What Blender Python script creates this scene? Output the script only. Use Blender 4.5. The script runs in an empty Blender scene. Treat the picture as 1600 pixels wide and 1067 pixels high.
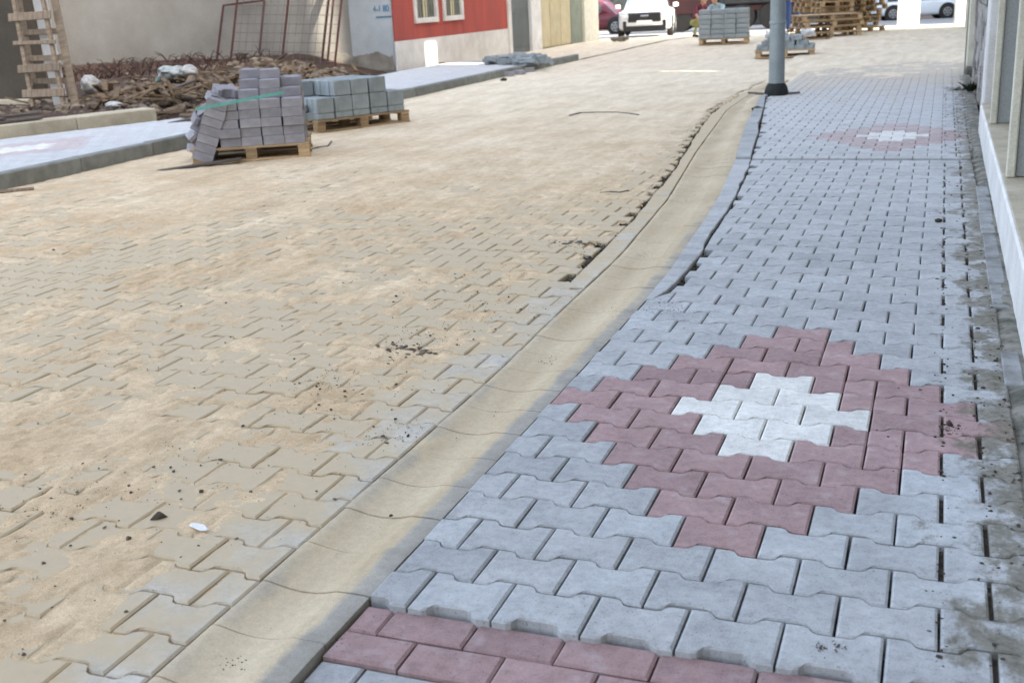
import bpy, bmesh, math, random
import numpy as np
from mathutils import Vector, Matrix
random.seed(7)
S = bpy.context.scene
C = bpy.data.collections.new("street"); S.collection.children.link(C)
R = math.radians

# ------------------------------------------------------------------ camera, sky, sun, exposure
CAM = Vector((0.737, -3.287, 1.266)); YAW, PITCH, ROLL, FPX = R(21.44), R(17.13), R(3.0), 1723.0
fwd = Vector((-math.sin(YAW) * math.cos(PITCH), math.cos(YAW) * math.cos(PITCH), -math.sin(PITCH)))
rgt0 = Vector((math.cos(YAW), math.sin(YAW), 0)); up0 = rgt0.cross(fwd)
rgt = rgt0 * math.cos(ROLL) - up0 * math.sin(ROLL); upv = rgt0 * math.sin(ROLL) + up0 * math.cos(ROLL)
cd = bpy.data.cameras.new("camera"); cam = bpy.data.objects.new("camera", cd); C.objects.link(cam)
cam.matrix_world = Matrix(((rgt.x, upv.x, -fwd.x, CAM.x), (rgt.y, upv.y, -fwd.y, CAM.y), (rgt.z, upv.z, -fwd.z, CAM.z), (0, 0, 0, 1)))
cd.sensor_width = 36; cd.lens = FPX / 1600 * 36; cd.clip_end = 900; cd.clip_start = .05
cd.dof.use_dof = True; cd.dof.focus_distance = 3.9; cd.dof.aperture_fstop = 5.2
S.camera = cam
SUNDIR = Vector((0.80, -0.30, 0.50)).normalized()
w = bpy.data.worlds.new("World"); S.world = w; w.use_nodes = True
wn = w.node_tree; bg = wn.nodes["Background"]; sky = wn.nodes.new("ShaderNodeTexSky"); sky.sky_type = 'NISHITA'
sky.sun_disc = False; sky.sun_elevation = math.asin(SUNDIR.z); sky.sun_rotation = math.atan2(SUNDIR.x, SUNDIR.y)
sky.dust_density = 5.0; sky.air_density = 1.0; sky.ozone_density = 1.0
hs = wn.nodes.new('ShaderNodeHueSaturation'); hs.inputs['Saturation'].default_value = .62      # hazy, whitish sky
wn.links.new(sky.outputs[0], hs.inputs['Color']); wn.links.new(hs.outputs[0], bg.inputs[0]); bg.inputs[1].default_value = 0.15
sl = bpy.data.lights.new("sun", 'SUN'); sl.energy = 3.6; sl.angle = R(.5); sl.color = (1, .93, .82)
so = bpy.data.objects.new("sun", sl); C.objects.link(so); so.rotation_euler = SUNDIR.to_track_quat('Z', 'Y').to_euler(); so.location = (10, -5, 12)
S.render.engine = 'CYCLES'
S.view_settings.view_transform = 'Standard'; S.view_settings.look = 'None'; S.view_settings.exposure = 2.58; S.view_settings.gamma = 1
S.view_settings.use_curve_mapping = False

# ------------------------------------------------------------------ helpers
def ray(px, py):
    return fwd + rgt * ((px - 800) / FPX) - upv * ((py - 533.5) / FPX)
def G(px, py, z=0.0):
    d = ray(px, py); t = (z - CAM.z) / d.z; return CAM + d * t
def on_y(px, py, y):
    d = ray(px, py); return CAM + d * ((y - CAM.y) / d.y)
def on_x(px, py, x):
    d = ray(px, py); return CAM + d * ((x - CAM.x) / d.x)
def px_of(p):
    d = Vector(p) - CAM; k = d.dot(fwd)
    if k < .05: return (-9999, -9999)
    return 800 + FPX * d.dot(rgt) / k, 533.5 - FPX * d.dot(upv) / k
def zfall(y):                       # the street falls away beyond the building row
    return 0.0 if y < 28 else -0.022 * (y - 28) if y < 90 else -0.022 * 62

def tag(o, label=None, cat=None, group=None, kind=None):
    if label: o['label'] = label
    if cat: o['category'] = cat
    if group: o['group'] = group
    if kind: o['kind'] = kind
    return o
def empty(name, loc, rz=0, label=None, cat=None, group=None, rot=None):
    o = bpy.data.objects.new(name, None); C.objects.link(o); o.location = loc; o.rotation_euler = rot or (0, 0, rz)
    o.empty_display_size = .1
    return tag(o, label, cat, group)
def mkobj(name, me, parent=None, loc=None, rot=None):
    o = bpy.data.objects.new(name, me); C.objects.link(o)
    if loc is not None: o.location = loc
    if rot is not None: o.rotation_euler = rot
    if parent is not None: o.parent = parent
    return o
class MB:
    """collects shapes in one mesh"""
    def __init__(s): s.v = []; s.f = []; s.m = []; s.mi = 0; s.sm = []
    def add(s, vs, fs, M=None, smooth=False):
        b = len(s.v); s.v += [tuple(M @ Vector(p)) if M else tuple(p) for p in vs]
        for f in fs: s.f.append([b + i for i in f]); s.m.append(s.mi); s.sm.append(smooth)
        return s
    def box(s, a, b, M=None, j=0):
        (x0, y0, z0), (x1, y1, z1) = a, b
        vs = [(x0, y0, z0), (x1, y0, z0), (x1, y1, z0), (x0, y1, z0), (x0, y0, z1), (x1, y0, z1), (x1, y1, z1), (x0, y1, z1)]
        if j: vs = [(x + random.uniform(-j, j), y + random.uniform(-j, j), z + random.uniform(-j, j)) for x, y, z in vs]
        return s.add(vs, [(0, 3, 2, 1), (4, 5, 6, 7), (0, 1, 5, 4), (1, 2, 6, 5), (2, 3, 7, 6), (3, 0, 4, 7)], M)
    def cbox(s, a, b, c=.01, M=None):      # box with chamfered edges
        (x0, y0, z0), (x1, y1, z1) = a, b; c = min(c, (x1 - x0) * .45, (y1 - y0) * .45, (z1 - z0) * .45)
        bm = bmesh.new(); bmesh.ops.create_cube(bm, size=1)
        for v in bm.verts: v.co = Vector(((x0 + x1) / 2 + v.co.x * (x1 - x0), (y0 + y1) / 2 + v.co.y * (y1 - y0), (z0 + z1) / 2 + v.co.z * (z1 - z0)))
        bmesh.ops.bevel(bm, geom=bm.edges[:], offset=c, segments=1, affect='EDGES')
        bm.verts.index_update()
        s.add([v.co[:] for v in bm.verts], [[v.index for v in f.verts] for f in bm.faces], M); bm.free(); return s
    def tube(s, pts, r, n=8, cap=True, M=None):
        pts = [Vector(p) for p in pts]; rs = r if isinstance(r, (list, tuple)) else [r] * len(pts)
        vs = []; fs = []
        for i, p in enumerate(pts):
            d = (pts[min(i + 1, len(pts) - 1)] - pts[max(i - 1, 0)]).normalized()
            a = d.cross(Vector((0, 0, 1)) if abs(d.z) < .9 else Vector((1, 0, 0))).normalized(); b = d.cross(a)
            for k in range(n):
                t = 2 * math.pi * k / n; vs.append(tuple(p + (a * math.cos(t) + b * math.sin(t)) * rs[i]))
        for i in range(len(pts) - 1):
            for k in range(n): fs.append((i * n + k, i * n + (k + 1) % n, (i + 1) * n + (k + 1) % n, (i + 1) * n + k))
        if cap: fs.append(tuple(range(n))); fs.append(tuple(range((len(pts) - 1) * n, len(pts) * n))[::-1])
        return s.add(vs, fs, M, n > 6)
    def lathe(s, prof, n=24, M=None, axis='Z'):
        vs = []; fs = []
        for r, z in prof:
            for k in range(n):
                t = 2 * math.pi * k / n
                p = (r * math.cos(t), r * math.sin(t), z)
                vs.append(p if axis == 'Z' else (p[2], p[0], p[1]))
        for i in range(len(prof) - 1):
            for k in range(n): fs.append((i * n + k, i * n + (k + 1) % n, (i + 1) * n + (k + 1) % n, (i + 1) * n + k))
        fs.append(tuple(range(n))[::-1]); fs.append(tuple(range((len(prof) - 1) * n, len(prof) * n)))
        return s.add(vs, fs, M, True)
    def prism(s, poly, y0, y1, M=None):      # polygon in x,z extruded along y
        n = len(poly); vs = [(x, y0, z) for x, z in poly] + [(x, y1, z) for x, z in poly]
        return s.add(vs, [tuple(range(n)), tuple(range(n, 2 * n))[::-1]] + [(i, i + n, (i + 1) % n + n, (i + 1) % n) for i in range(n)], M)
    def rock(s, c, r, M=None, flat=.6):
        ax = random.uniform(.7, 1.4)
        bm = bmesh.new(); bmesh.ops.create_icosphere(bm, subdivisions=1, radius=1)
        for v in bm.verts:
            k = random.uniform(.55, 1.2); v.co = Vector((c[0] + v.co.x * r * k * ax, c[1] + v.co.y * r * k / ax, c[2] + v.co.z * r * k * flat))
        bm.verts.index_update()
        s.add([v.co[:] for v in bm.verts], [[v.index for v in f.verts] for f in bm.faces], M); bm.free(); return s
    def mesh(s, name, mats, fix=True):
        me = bpy.data.meshes.new(name); me.from_pydata(s.v, [], s.f); me.update()
        if fix:
            bm = bmesh.new(); bm.from_mesh(me); bmesh.ops.recalc_face_normals(bm, faces=bm.faces); bm.to_mesh(me); bm.free()
        for m in (mats if isinstance(mats, (list, tuple)) else [mats]): me.materials.append(m)
        me.polygons.foreach_set('material_index', s.m); me.polygons.foreach_set('use_smooth', s.sm)
        if any(s.sm): me.set_sharp_from_angle(angle=R(40))
        return me
    def build(s, name, mats, parent=None, loc=None, rot=None):
        return mkobj(name, s.mesh(name, mats), parent, loc, rot)

def hash2(ix, iy, seed):
    h = (ix * 374761393 + iy * 668265263 + seed * 1442695041) & 0xffffffff
    h = ((h ^ (h >> 13)) * 1274126177) & 0xffffffff
    return ((h ^ (h >> 16)) & 0xffff) / 65535.0
def vnoise(x, y, seed=0):
    ix = np.floor(x).astype(np.int64); iy = np.floor(y).astype(np.int64); fx = x - ix; fy = y - iy
    fx = fx * fx * (3 - 2 * fx); fy = fy * fy * (3 - 2 * fy)
    a = hash2(ix, iy, seed); b = hash2(ix + 1, iy, seed); c = hash2(ix, iy + 1, seed); d = hash2(ix + 1, iy + 1, seed)
    return (a + (b - a) * fx) * (1 - fy) + (c + (d - c) * fx) * fy
def fbm(x, y, seed=0, o=4):
    t = 0; a = .5
    for i in range(o): t = t + a * vnoise(x, y, seed + i); x = x * 2.03 + 3.1; y = y * 2.03 + 7.7; a *= .5
    return t / (1 - .5 ** o)
def heightgrid(name, xs, ys, Z, mat, keep=None, kind=None, parent=None):
    nx, ny = len(xs), len(ys); XX, YY = np.meshgrid(xs, ys)
    co = np.stack([XX, YY, Z], -1).reshape(-1, 3).astype(np.float32)
    i = (np.arange(ny - 1)[:, None] * nx + np.arange(nx - 1)[None, :]).ravel()
    if keep is not None:
        k = keep[:-1, :-1].ravel() & keep[1:, 1:].ravel(); i = i[k]
    q = np.stack([i, i + 1, i + 1 + nx, i + nx], 1).astype(np.int32)
    me = bpy.data.meshes.new(name); me.vertices.add(len(co)); me.vertices.foreach_set('co', co.ravel())
    me.loops.add(q.size); me.loops.foreach_set('vertex_index', q.ravel()); me.polygons.add(len(q))
    me.polygons.foreach_set('loop_start', np.arange(len(q), dtype=np.int32) * 4); me.polygons.foreach_set('loop_total', np.full(len(q), 4, np.int32))
    me.polygons.foreach_set('use_smooth', np.ones(len(q), bool)); me.update(calc_edges=True); me.materials.append(mat)
    o = mkobj(name, me, parent)
    if kind: o['kind'] = kind
    return o

# ------------------------------------------------------------------ materials
def col3(c): return (c[0], c[1], c[2], 1)
class NT:
    def __init__(s, name):
        s.m = bpy.data.materials.new(name); s.m.use_nodes = True; s.t = s.m.node_tree; s.b = s.t.nodes['Principled BSDF']
    def n(s, ty, **kw):
        x = s.t.nodes.new('ShaderNode' + ty)
        for k, v in kw.items(): setattr(x, k, v)
        return x
    def l(s, a, b): s.t.links.new(a, b)
    def pos(s, world): return (s.n('NewGeometry').outputs['Position'] if world else s.n('TexCoord').outputs['Object'])
    def noise(s, vec, scale, detail=4, rough=.6, stretch=None, dim=None, w=None):
        x = s.n('TexNoise'); x.inputs['Scale'].default_value = scale; x.inputs['Detail'].default_value = detail; x.inputs['Roughness'].default_value = rough
        if stretch:
            mp = s.n('Mapping'); mp.inputs['Scale'].default_value = stretch; s.l(vec, mp.inputs[0]); vec = mp.outputs[0]
        s.l(vec, x.inputs['Vector']); return x.outputs['Fac']
    def ramp(s, fac, stops):
        r = s.n('ValToRGB'); e = r.color_ramp.elements
        while len(e) < len(stops): e.new(.5)
        for k, (p, c) in enumerate(stops): e[k].position = p; e[k].color = col3(c) if isinstance(c, (tuple, list)) else (c, c, c, 1)
        s.l(fac, r.inputs[0]); return r.outputs[0]
    def mix(s, fac, a, b, mode='MIX'):
        x = s.n('Mix', data_type='RGBA', blend_type=mode)
        for v, i in ((fac, 0), (a, 6), (b, 7)):
            if hasattr(v, 'links') or hasattr(v, 'is_output'): s.l(v, x.inputs[i])
            else: x.inputs[i].default_value = col3(v) if isinstance(v, (tuple, list)) else v
        return x.outputs[2]
    def math(s, op, a, b=None, clamp=False):
        x = s.n('Math', operation=op); x.use_clamp = clamp
        for v, i in ((a, 0), (b, 1)):
            if v is None: continue
            if hasattr(v, 'is_output'): s.l(v, x.inputs[i])
            else: x.inputs[i].default_value = v
        return x.outputs[0]
    def bump(s, h, strength=.3, dist=.01):
        x = s.n('Bump'); x.inputs['Strength'].default_value = strength; x.inputs['Distance'].default_value = dist; s.l(h, x.inputs['Height']); s.l(x.outputs[0], s.b.inputs['Normal'])
    def out(s, c, rough=.85, spec=.3, metal=0):
        if hasattr(c, 'is_output'): s.l(c, s.b.inputs['Base Color'])
        else: s.b.inputs['Base Color'].default_value = col3(c)
        if hasattr(rough, 'is_output'): s.l(rough, s.b.inputs['Roughness'])
        else: s.b.inputs['Roughness'].default_value = rough
        s.b.inputs['Specular IOR Level'].default_value = spec; s.b.inputs['Metallic'].default_value = metal
        return s.m
def mat(name, a, b=None, scale=4, rough=.85, bump=.25, bd=.004, fine=120, spec=.3, metal=0, world=False, stretch=None, var=.12, lo=.35, hi=.65):
    """two-tone noise material with fine grain and a small per-object tint change"""
    k = NT(name); p = k.pos(world); b = b or tuple(x * .78 for x in a)
    n1 = k.noise(p, scale, 5, .62, stretch); c = k.mix(k.ramp(n1, [(lo, 0.0), (hi, 1.0)]), b, a)
    n2 = k.noise(p, fine, 2, .6); c = k.mix(1.0, c, k.ramp(n2, [(.2, .82), (.8, 1.12)]), 'MULTIPLY')
    if var:
        oi = k.n('ObjectInfo').outputs['Random']; c = k.mix(1.0, c, k.ramp(oi, [(0, 1 - var), (1, 1 + var * .6)]), 'MULTIPLY')
    if bump: k.bump(k.math('ADD', k.math('MULTIPLY', n2, .5), n1), bump, bd)
    return k.out(c, rough, spec, metal)
def paver_mat(name, base, dusty=0.0, dustcol=(.56, .455, .31), edge=True):
    k = NT(name); p = k.pos(True)
    oi = k.n('ObjectInfo').outputs['Random']; at = k.n('Attribute', attribute_name='tint').outputs['Fac']
    rnd = k.math('FRACT', k.math('ADD', oi, at))
    c = k.mix(1.0, base, k.ramp(rnd, [(0, (.84, .84, .84)), (.12, (.93, .93, .93)), (.35, (.97, .97, .97)), (.7, (1.03, 1.02, 1.01)), (1, (1.08, 1.09, 1.10))]), 'MULTIPLY')
    big = k.noise(p, 7, 5, .65); c = k.mix(1.0, c, k.ramp(big, [(.3, .84), (.7, 1.13)]), 'MULTIPLY')
    mid = k.noise(p, 38, 4, .7); c = k.mix(1.0, c, k.ramp(mid, [(.28, .80), (.5, 1.0), (.74, 1.13)]), 'MULTIPLY')
    fine = k.noise(p, 420, 2, .7); c = k.mix(1.0, c, k.ramp(fine, [(.25, .74), (.5, 1.0), (.8, 1.16)]), 'MULTIPLY')
    pit = k.noise(p, 170, 2, .5); c = k.mix(1.0, c, k.ramp(pit, [(.30, .62), (.36, 1.0)]), 'MULTIPLY')
    # pale rubbed bloom
    bl = k.noise(p, 16, 3, .5); c = k.mix(k.ramp(bl, [(.56, 0.0), (.75, .22)]), c, (.62, .62, .60))
    sep = k.n('SeparateXYZ'); k.l(p, sep.inputs[0])
    if not dusty:
        # grime beside the house wall, in ragged patches
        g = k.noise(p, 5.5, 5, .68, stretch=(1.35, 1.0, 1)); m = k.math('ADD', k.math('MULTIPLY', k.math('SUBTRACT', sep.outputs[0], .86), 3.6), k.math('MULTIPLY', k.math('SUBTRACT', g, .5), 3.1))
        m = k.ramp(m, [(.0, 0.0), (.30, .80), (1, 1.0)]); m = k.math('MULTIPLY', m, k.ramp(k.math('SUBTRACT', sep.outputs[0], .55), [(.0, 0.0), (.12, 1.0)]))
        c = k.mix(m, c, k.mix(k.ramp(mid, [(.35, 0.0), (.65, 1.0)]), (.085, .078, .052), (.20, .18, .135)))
        # paler further up the pavement and across the left one
        g3 = k.noise(p, 2.2, 5, .65); m3 = k.math('ADD', k.math('MULTIPLY', k.math('SUBTRACT', sep.outputs[1], 2.2), .17), k.math('MULTIPLY', k.math('SUBTRACT', g3, .5), .7))
        m3 = k.math('MAXIMUM', k.math('MULTIPLY', k.ramp(m3, [(0, 0.0), (1.0, .45)]), k.ramp(k.math('SUBTRACT', 1.0, sep.outputs[0]), [(0, .2), (.3, 1.0)])), k.ramp(k.math('SUBTRACT', -5.0, sep.outputs[0]), [(0, 0.0), (1, .45)]))
        c = k.mix(m3, c, (.60, .60, .595))
        # sandy dust blown over the far pavement
        g2 = k.noise(p, 1.6, 4, .6); m2 = k.math('ADD', k.math('MULTIPLY', k.math('SUBTRACT', sep.outputs[1], 9.6), .24), k.math('MULTIPLY', k.math('SUBTRACT', g2, .5), 1.6))
        c = k.mix(k.math('MULTIPLY', k.ramp(m2, [(.0, 0.0), (.9, .85)]), k.ramp(k.math('ADD', sep.outputs[0], 2.5), [(0, 0.0), (.4, 1.0)])), c, (.52, .45, .36))
        sm = k.noise(p, 9, 3, .7, stretch=(1, 2.2, 1)); c = k.mix(k.ramp(sm, [(.68, 0.0), (.76, .35)]), c, (.16, .17, .19))
        rough = k.ramp(m, [(0, .85), (1, .74)])
    else:
        g = k.noise(p, 3.2, 6, .7); m = k.math('ADD', g, k.math('MULTIPLY', k.math('SUBTRACT', -1.0, sep.outputs[0]), .62)); m = k.math('ADD', m, k.math('MULTIPLY', fine, .12))
        c = k.mix(k.ramp(m, [(.30, dusty * .6), (.54, 1.0)]), c, k.mix(mid, tuple(x * .82 for x in dustcol), dustcol)); rough = .92
    k.bump(k.math('ADD', k.math('MULTIPLY', fine, .6), mid), .28, .0022)
    return k.out(c, rough, .25)
SKG = paver_mat('paver_grey', (.405, .415, .42)); SKR = paver_mat('paver_red', (.355, .24, .235)); SKW = paver_mat('paver_white', (.68, .67, .63))
RDG = paver_mat('road_paver', (.55, .50, .42), .7); EDG = paver_mat('edge_paver', (.50, .48, .43), .25)
def sand_mat():
    k = NT('sand'); p = k.pos(True); a = k.noise(p, 1.3, 6, .65); b = k.noise(p, 11, 5, .7); f = k.noise(p, 260, 3, .7); st = k.noise(p, 5, 5, .65, stretch=(1.0, .22, 1)); g = k.noise(p, 60, 4, .7)
    c = k.mix(k.ramp(a, [(.32, 0.0), (.68, 1.0)]), (.57, .42, .26), (.725, .575, .395))
    sp_ = k.n('SeparateXYZ'); k.l(p, sp_.inputs[0])      # paler further up the road, damp brown sand in ragged patches
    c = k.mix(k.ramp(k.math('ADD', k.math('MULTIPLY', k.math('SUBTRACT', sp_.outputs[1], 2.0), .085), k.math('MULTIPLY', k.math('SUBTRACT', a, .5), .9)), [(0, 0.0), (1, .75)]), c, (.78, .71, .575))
    dm = k.noise(p, 2.3, 6, .72, stretch=(1, .6, 1)); c = k.mix(k.ramp(dm, [(.54, 0.0), (.70, .32)]), c, (.42, .30, .19))
    c = k.mix(1.0, c, k.ramp(b, [(.3, (.84, .83, .80)), (.7, (1.12, 1.12, 1.13))]), 'MULTIPLY')
    c = k.mix(1.0, c, k.ramp(st, [(.3, (.86, .84, .80)), (.7, (1.10, 1.10, 1.10))]), 'MULTIPLY')
    c = k.mix(1.0, c, k.ramp(g, [(.28, .86), (.7, 1.08)]), 'MULTIPLY'); c = k.mix(1.0, c, k.ramp(f, [(.25, .62), (.5, 1.0), (.8, 1.2)]), 'MULTIPLY')
    k.bump(k.math('ADD', k.math('MULTIPLY', f, .45), k.math('ADD', g, b)), .5, .007); return k.out(c, .95, .15)
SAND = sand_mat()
SOIL = mat('dark_soil', (.105, .082, .058), (.035, .030, .024), 20, .95, .6, .01, world=True, var=0)
BED = mat('bedding', (.13, .12, .105), (.07, .065, .058), 9, .95, .5, .01, world=True, var=0)
def gutter_mat():
    k = NT('gutter_concrete'); p = k.pos(True); d = k.n('Attribute', attribute_name='dust').outputs['Fac']
    a = k.noise(p, 5, 5, .65); f = k.noise(p, 300, 2, .7); g = k.noise(p, 45, 4, .7); st = k.noise(p, 6, 4, .6, stretch=(1, .25, 1))
    con = k.mix(k.ramp(a, [(.3, 0.0), (.7, 1.0)]), (.31, .29, .25), (.44, .415, .365))
    sand = k.mix(k.ramp(st, [(.3, 0.0), (.7, 1.0)]), (.49, .39, .25), (.62, .515, .36))
    m = k.ramp(k.math('ADD', d, k.math('MULTIPLY', k.math('SUBTRACT', a, .5), 1.1)), [(.22, 0.0), (.66, 1.0)])
    c = k.mix(m, con, sand); c = k.mix(1.0, c, k.ramp(f, [(.25, .78), (.8, 1.15)]), 'MULTIPLY'); c = k.mix(1.0, c, k.ramp(g, [(.3, .88), (.7, 1.07)]), 'MULTIPLY')
    k.bump(k.math('ADD', k.math('MULTIPLY', f, .5), g), .25, .003); return k.out(c, .85, .25)
GUT = gutter_mat()
KERB = mat('kerb_concrete', (.40, .41, .41), (.31, .32, .32), 5, .85, .3, .004, 160, world=True)
KERBF = mat('kerb_dark_concrete', (.25, .255, .235), (.16, .17, .155), 5, .85, .3, .004, 160, world=True)
CREAM = mat('cream_plaster', (.56, .50, .38), (.40, .35, .26), 3.5, .8, .2, .004, 90, world=True)
CREAMP = mat('cream_paint', (.66, .63, .52), (.55, .52, .42), 6, .6, .15, .002, 90, world=True)
WHITEP = mat('white_render', (.72, .71, .69), (.58, .56, .53), 3, .8, .2, .004, 90, world=True)
GREYP = mat('grey_panel', (.33, .35, .35), (.29, .31, .31), 2, .55, .08, .002, 90, world=True, var=.04)
MORTAR = mat('dirty_mortar', (.24, .225, .19), (.075, .078, .058), 9, .85, .7, .012, 200, world=True, var=0, lo=.38, hi=.6)
SLABB = mat('bluish_slab', (.32, .325, .325), (.17, .17, .16), 9, .8, .3, .004, 200, world=True)
BLOCKR = mat('rough_block', (.42, .395, .37), (.24, .22, .20), 9, .9, .6, .01, 120, world=True)
WALLG = mat('grey_wall_plaster', (.31, .29, .25), (.24, .22, .185), .9, .9, .2, .006, 60, world=True, var=0)
WALLG2 = mat('grey_blue_plaster', (.42, .44, .44), (.33, .345, .34), 1.2, .9, .2, .006, 60, world=True, var=0)
DARKW = mat('dark_brown_wall', (.085, .072, .055), (.055, .045, .035), 1.5, .85, .1, .004, 50, world=True, var=0)
REDW = mat('red_paint', (.40, .075, .052), (.30, .062, .048), 1.4, .75, .15, .004, 70, world=True, var=0, stretch=(1, 3, .5))
WBASE = mat('white_base', (.70, .665, .62), (.52, .49, .44), 1.6, .85, .2, .005, 70, world=True, var=0)
DOORG = mat('grey_door', (.115, .13, .125), (.09, .10, .10), 2, .5, .05, .002, 60)
SHUT = mat('beige_shutter', (.50, .43, .27), (.42, .36, .22), 3, .6, .05, .002, 60)
GREYD = mat('greygreen_panel', (.20, .22, .17), (.15, .17, .13), 3, .6, .05, .002, 60)
WOODP = mat('pallet_wood', (.50, .355, .205), (.33, .225, .125), 6, .8, .3, .003, 60, stretch=(1, 6, 6), var=.35)
WOODL = mat('pale_wood', (.29, .225, .16), (.18, .135, .095), 5, .85, .4, .004, 60, stretch=(6, 6, 1), var=.18)
WOODG = mat('weathered_board', (.115, .095, .08), (.06, .05, .043), 5, .9, .4, .004, 60, stretch=(1, 8, 8), var=.3)
WOODB = mat('scrap_wood', (.30, .21, .125), (.15, .105, .07), 2.5, .9, .4, .004, 60, var=.4)
BLK1 = mat('block_mauve_grey', (.33, .315, .335), (.25, .24, .255), 9, .9, .4, .004, 260, var=.16)
BLK2 = mat('block_blue_grey', (.31, .345, .35), (.24, .27, .28), 9, .9, .4, .004, 260, var=.14)
STEEL = mat('galvanised_steel', (.30, .34, .35), (.24, .275, .285), 4, .42, .05, .001, 60, spec=.5, metal=.35, var=0)
CLAMPM = mat('dark_rubber', (.022, .024, .022), (.014, .015, .014), 12, .7, .3, .004)
RUST = mat('rust_paint', (.10, .032, .026), (.06, .022, .018), 12, .7, .2, .002)
WIREM = mat('mesh_wire', (.16, .13, .115), (.10, .085, .08), 12, .7, .0)
LIME = mat('lot_soil', (.095, .058, .040), (.040, .026, .020), 1.6, .95, .8, .02, 40, world=True, var=0)
PLAST = mat('white_plastic', (.50, .49, .47), (.28, .27, .25), 20, .45, .1, .004)
PLASTG = mat('green_plastic', (.16, .24, .19), (.09, .14, .11), 20, .45, .1, .004)
STRAP = mat('mint_strap', (.16, .44, .38), (.12, .36, .30), 20, .4, 0)
STONE = mat('stone', (.16, .135, .10), (.09, .075, .06), 20, .9, .5, .004, var=.3)
GLASS = mat('dark_glass', (.05, .055, .055), (.03, .033, .035), 2, .08, 0, spec=.5, var=0)
CURT = mat('window_interior', (.23, .22, .19), (.10, .10, .085), 8, .6, .1, .01, stretch=(1, 4, .4), var=0)
ASPH = mat('pale_asphalt', (.30, .30, .29), (.23, .23, .22), .5, .9, .2, .004, 50, world=True, var=0)
BARK = mat('dark_hedge', (.03, .04, .02), (.015, .02, .01), 3, .9, .6, .02, world=True)
CARW = mat('white_car_paint', (.60, .61, .61), (.57, .58, .58), 2, .22, 0, spec=.5, var=0)
CARS = mat('silver_white_paint', (.66, .70, .74), (.62, .66, .70), 2, .25, 0, spec=.5, var=0)
CARR = mat('maroon_car_paint', (.10, .012, .02), (.085, .01, .018), 2, .22, 0, spec=.5, var=0)
BLKP = mat('black_plastic', (.018, .018, .019), (.012, .012, .013), 6, .5, 0, var=0)
TYRE = mat('tyre_rubber', (.022, .021, .02), (.03, .028, .025), 9, .9, .2, .003, var=0)
RIM = mat('alloy', (.35, .36, .37), (.3, .3, .31), 5, .35, 0, metal=.7, var=0)
LAMP = mat('headlamp_glass', (.55, .58, .6), (.4, .42, .45), 5, .1, 0, spec=.6, var=0)
TAIL = mat('tail_lamp', (.45, .03, .02), (.35, .02, .02), 5, .15, 0, spec=.6, var=0)
CHROME = mat('chrome', (.6, .62, .63), (.55, .57, .58), 5, .15, 0, metal=1, var=0)
PLATE = mat('plate_white', (.7, .7, .7), (.66, .66, .66), 5, .4, 0, var=0)
TRUCKM = mat('truck_dark', (.035, .035, .037), (.02, .02, .022), 3, .5, .1, var=0)
TRUCKR = mat('truck_maroon', (.055, .018, .018), (.035, .014, .014), 3, .5, .1, var=0)
SKIN = mat('skin', (.45, .27, .19), (.40, .23, .16), 9, .55, 0, var=0)
HAIR = mat('brown_hair', (.05, .035, .022), (.03, .02, .014), 60, .7, .3, var=0)
SHIRTM = mat('maroon_cloth', (.14, .03, .045), (.10, .02, .035), 9, .9, .3, var=0)
SHIRTG = mat('olive_cloth', (.30, .31, .11), (.24, .25, .09), 9, .9, .3, var=0)
SHIRTB = mat('pale_blue_cloth', (.30, .42, .45), (.24, .34, .38), 9, .9, .3, var=0)
JEANS = mat('blue_denim', (.04, .075, .19), (.03, .055, .14), 9, .9, .3, var=0)
SHOE = mat('shoe_leather', (.03, .025, .02), (.02, .018, .015), 9, .6, 0, var=0)
BLUEP = mat('blue_stencil_paint', (.03, .14, .24), (.04, .17, .28), 30, .8, 0, var=0)
DUSTY = mat('dusty_stone_floor', (.62, .58, .52), (.5, .46, .4), 3, .9, .2, world=True, var=0)

# ------------------------------------------------------------------ street lines (x across, y along)
def poly(pts):
    ys = [p[1] for p in pts]; xs = [p[0] for p in pts]
    return lambda y: float(np.interp(y, ys, xs))
gut_l = poly([(-.696, -3), (-.696, .2), (-.715, .7), (-.75, 2.1), (-.87, 3.7), (-1.13, 5.9), (-1.46, 9.2), (-1.50, 11), (-1.36, 15), (-1.2, 19)])
kerb_o = poly([(-.406, -3), (-.406, 1.2), (-.42, 1.76), (-.46, 2.4), (-.50, 3.1), (-.545, 3.7), (-.72, 5.4), (-.97, 7.4), (-1.27, 10.3), (-1.30, 15), (-1.1, 19)])
pav_l = poly([(-.404, -3), (-.404, 1.235), (-.335, 1.25), (-.325, 1.5), (-.325, 1.9), (-.37, 2.6), (-.41, 3.4), (-.50, 4.5), (-.63, 5.7), (-.80, 7.2), (-1.19, 10.3), (-1.22, 16), (-1.1, 20)])
edge_l = poly([(-.83, 1.3), (-.91, 2.8), (-1.10, 4.9), (-1.38, 7.1), (-1.60, 9.2), (-1.62, 11.4), (-1.48, 15), (-1.3, 19)])
lot_x = poly([(-10.6, 2.0), (-10.2, 3.2), (-8.95, 6.1), (-8.12, 7.9), (-8.3, 9.5), (-8.7, 12), (-9.05, 16.4)])
PX, PY, AMP = .2, .1431, .0132
HALF = PX / 2 - .0028

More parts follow.
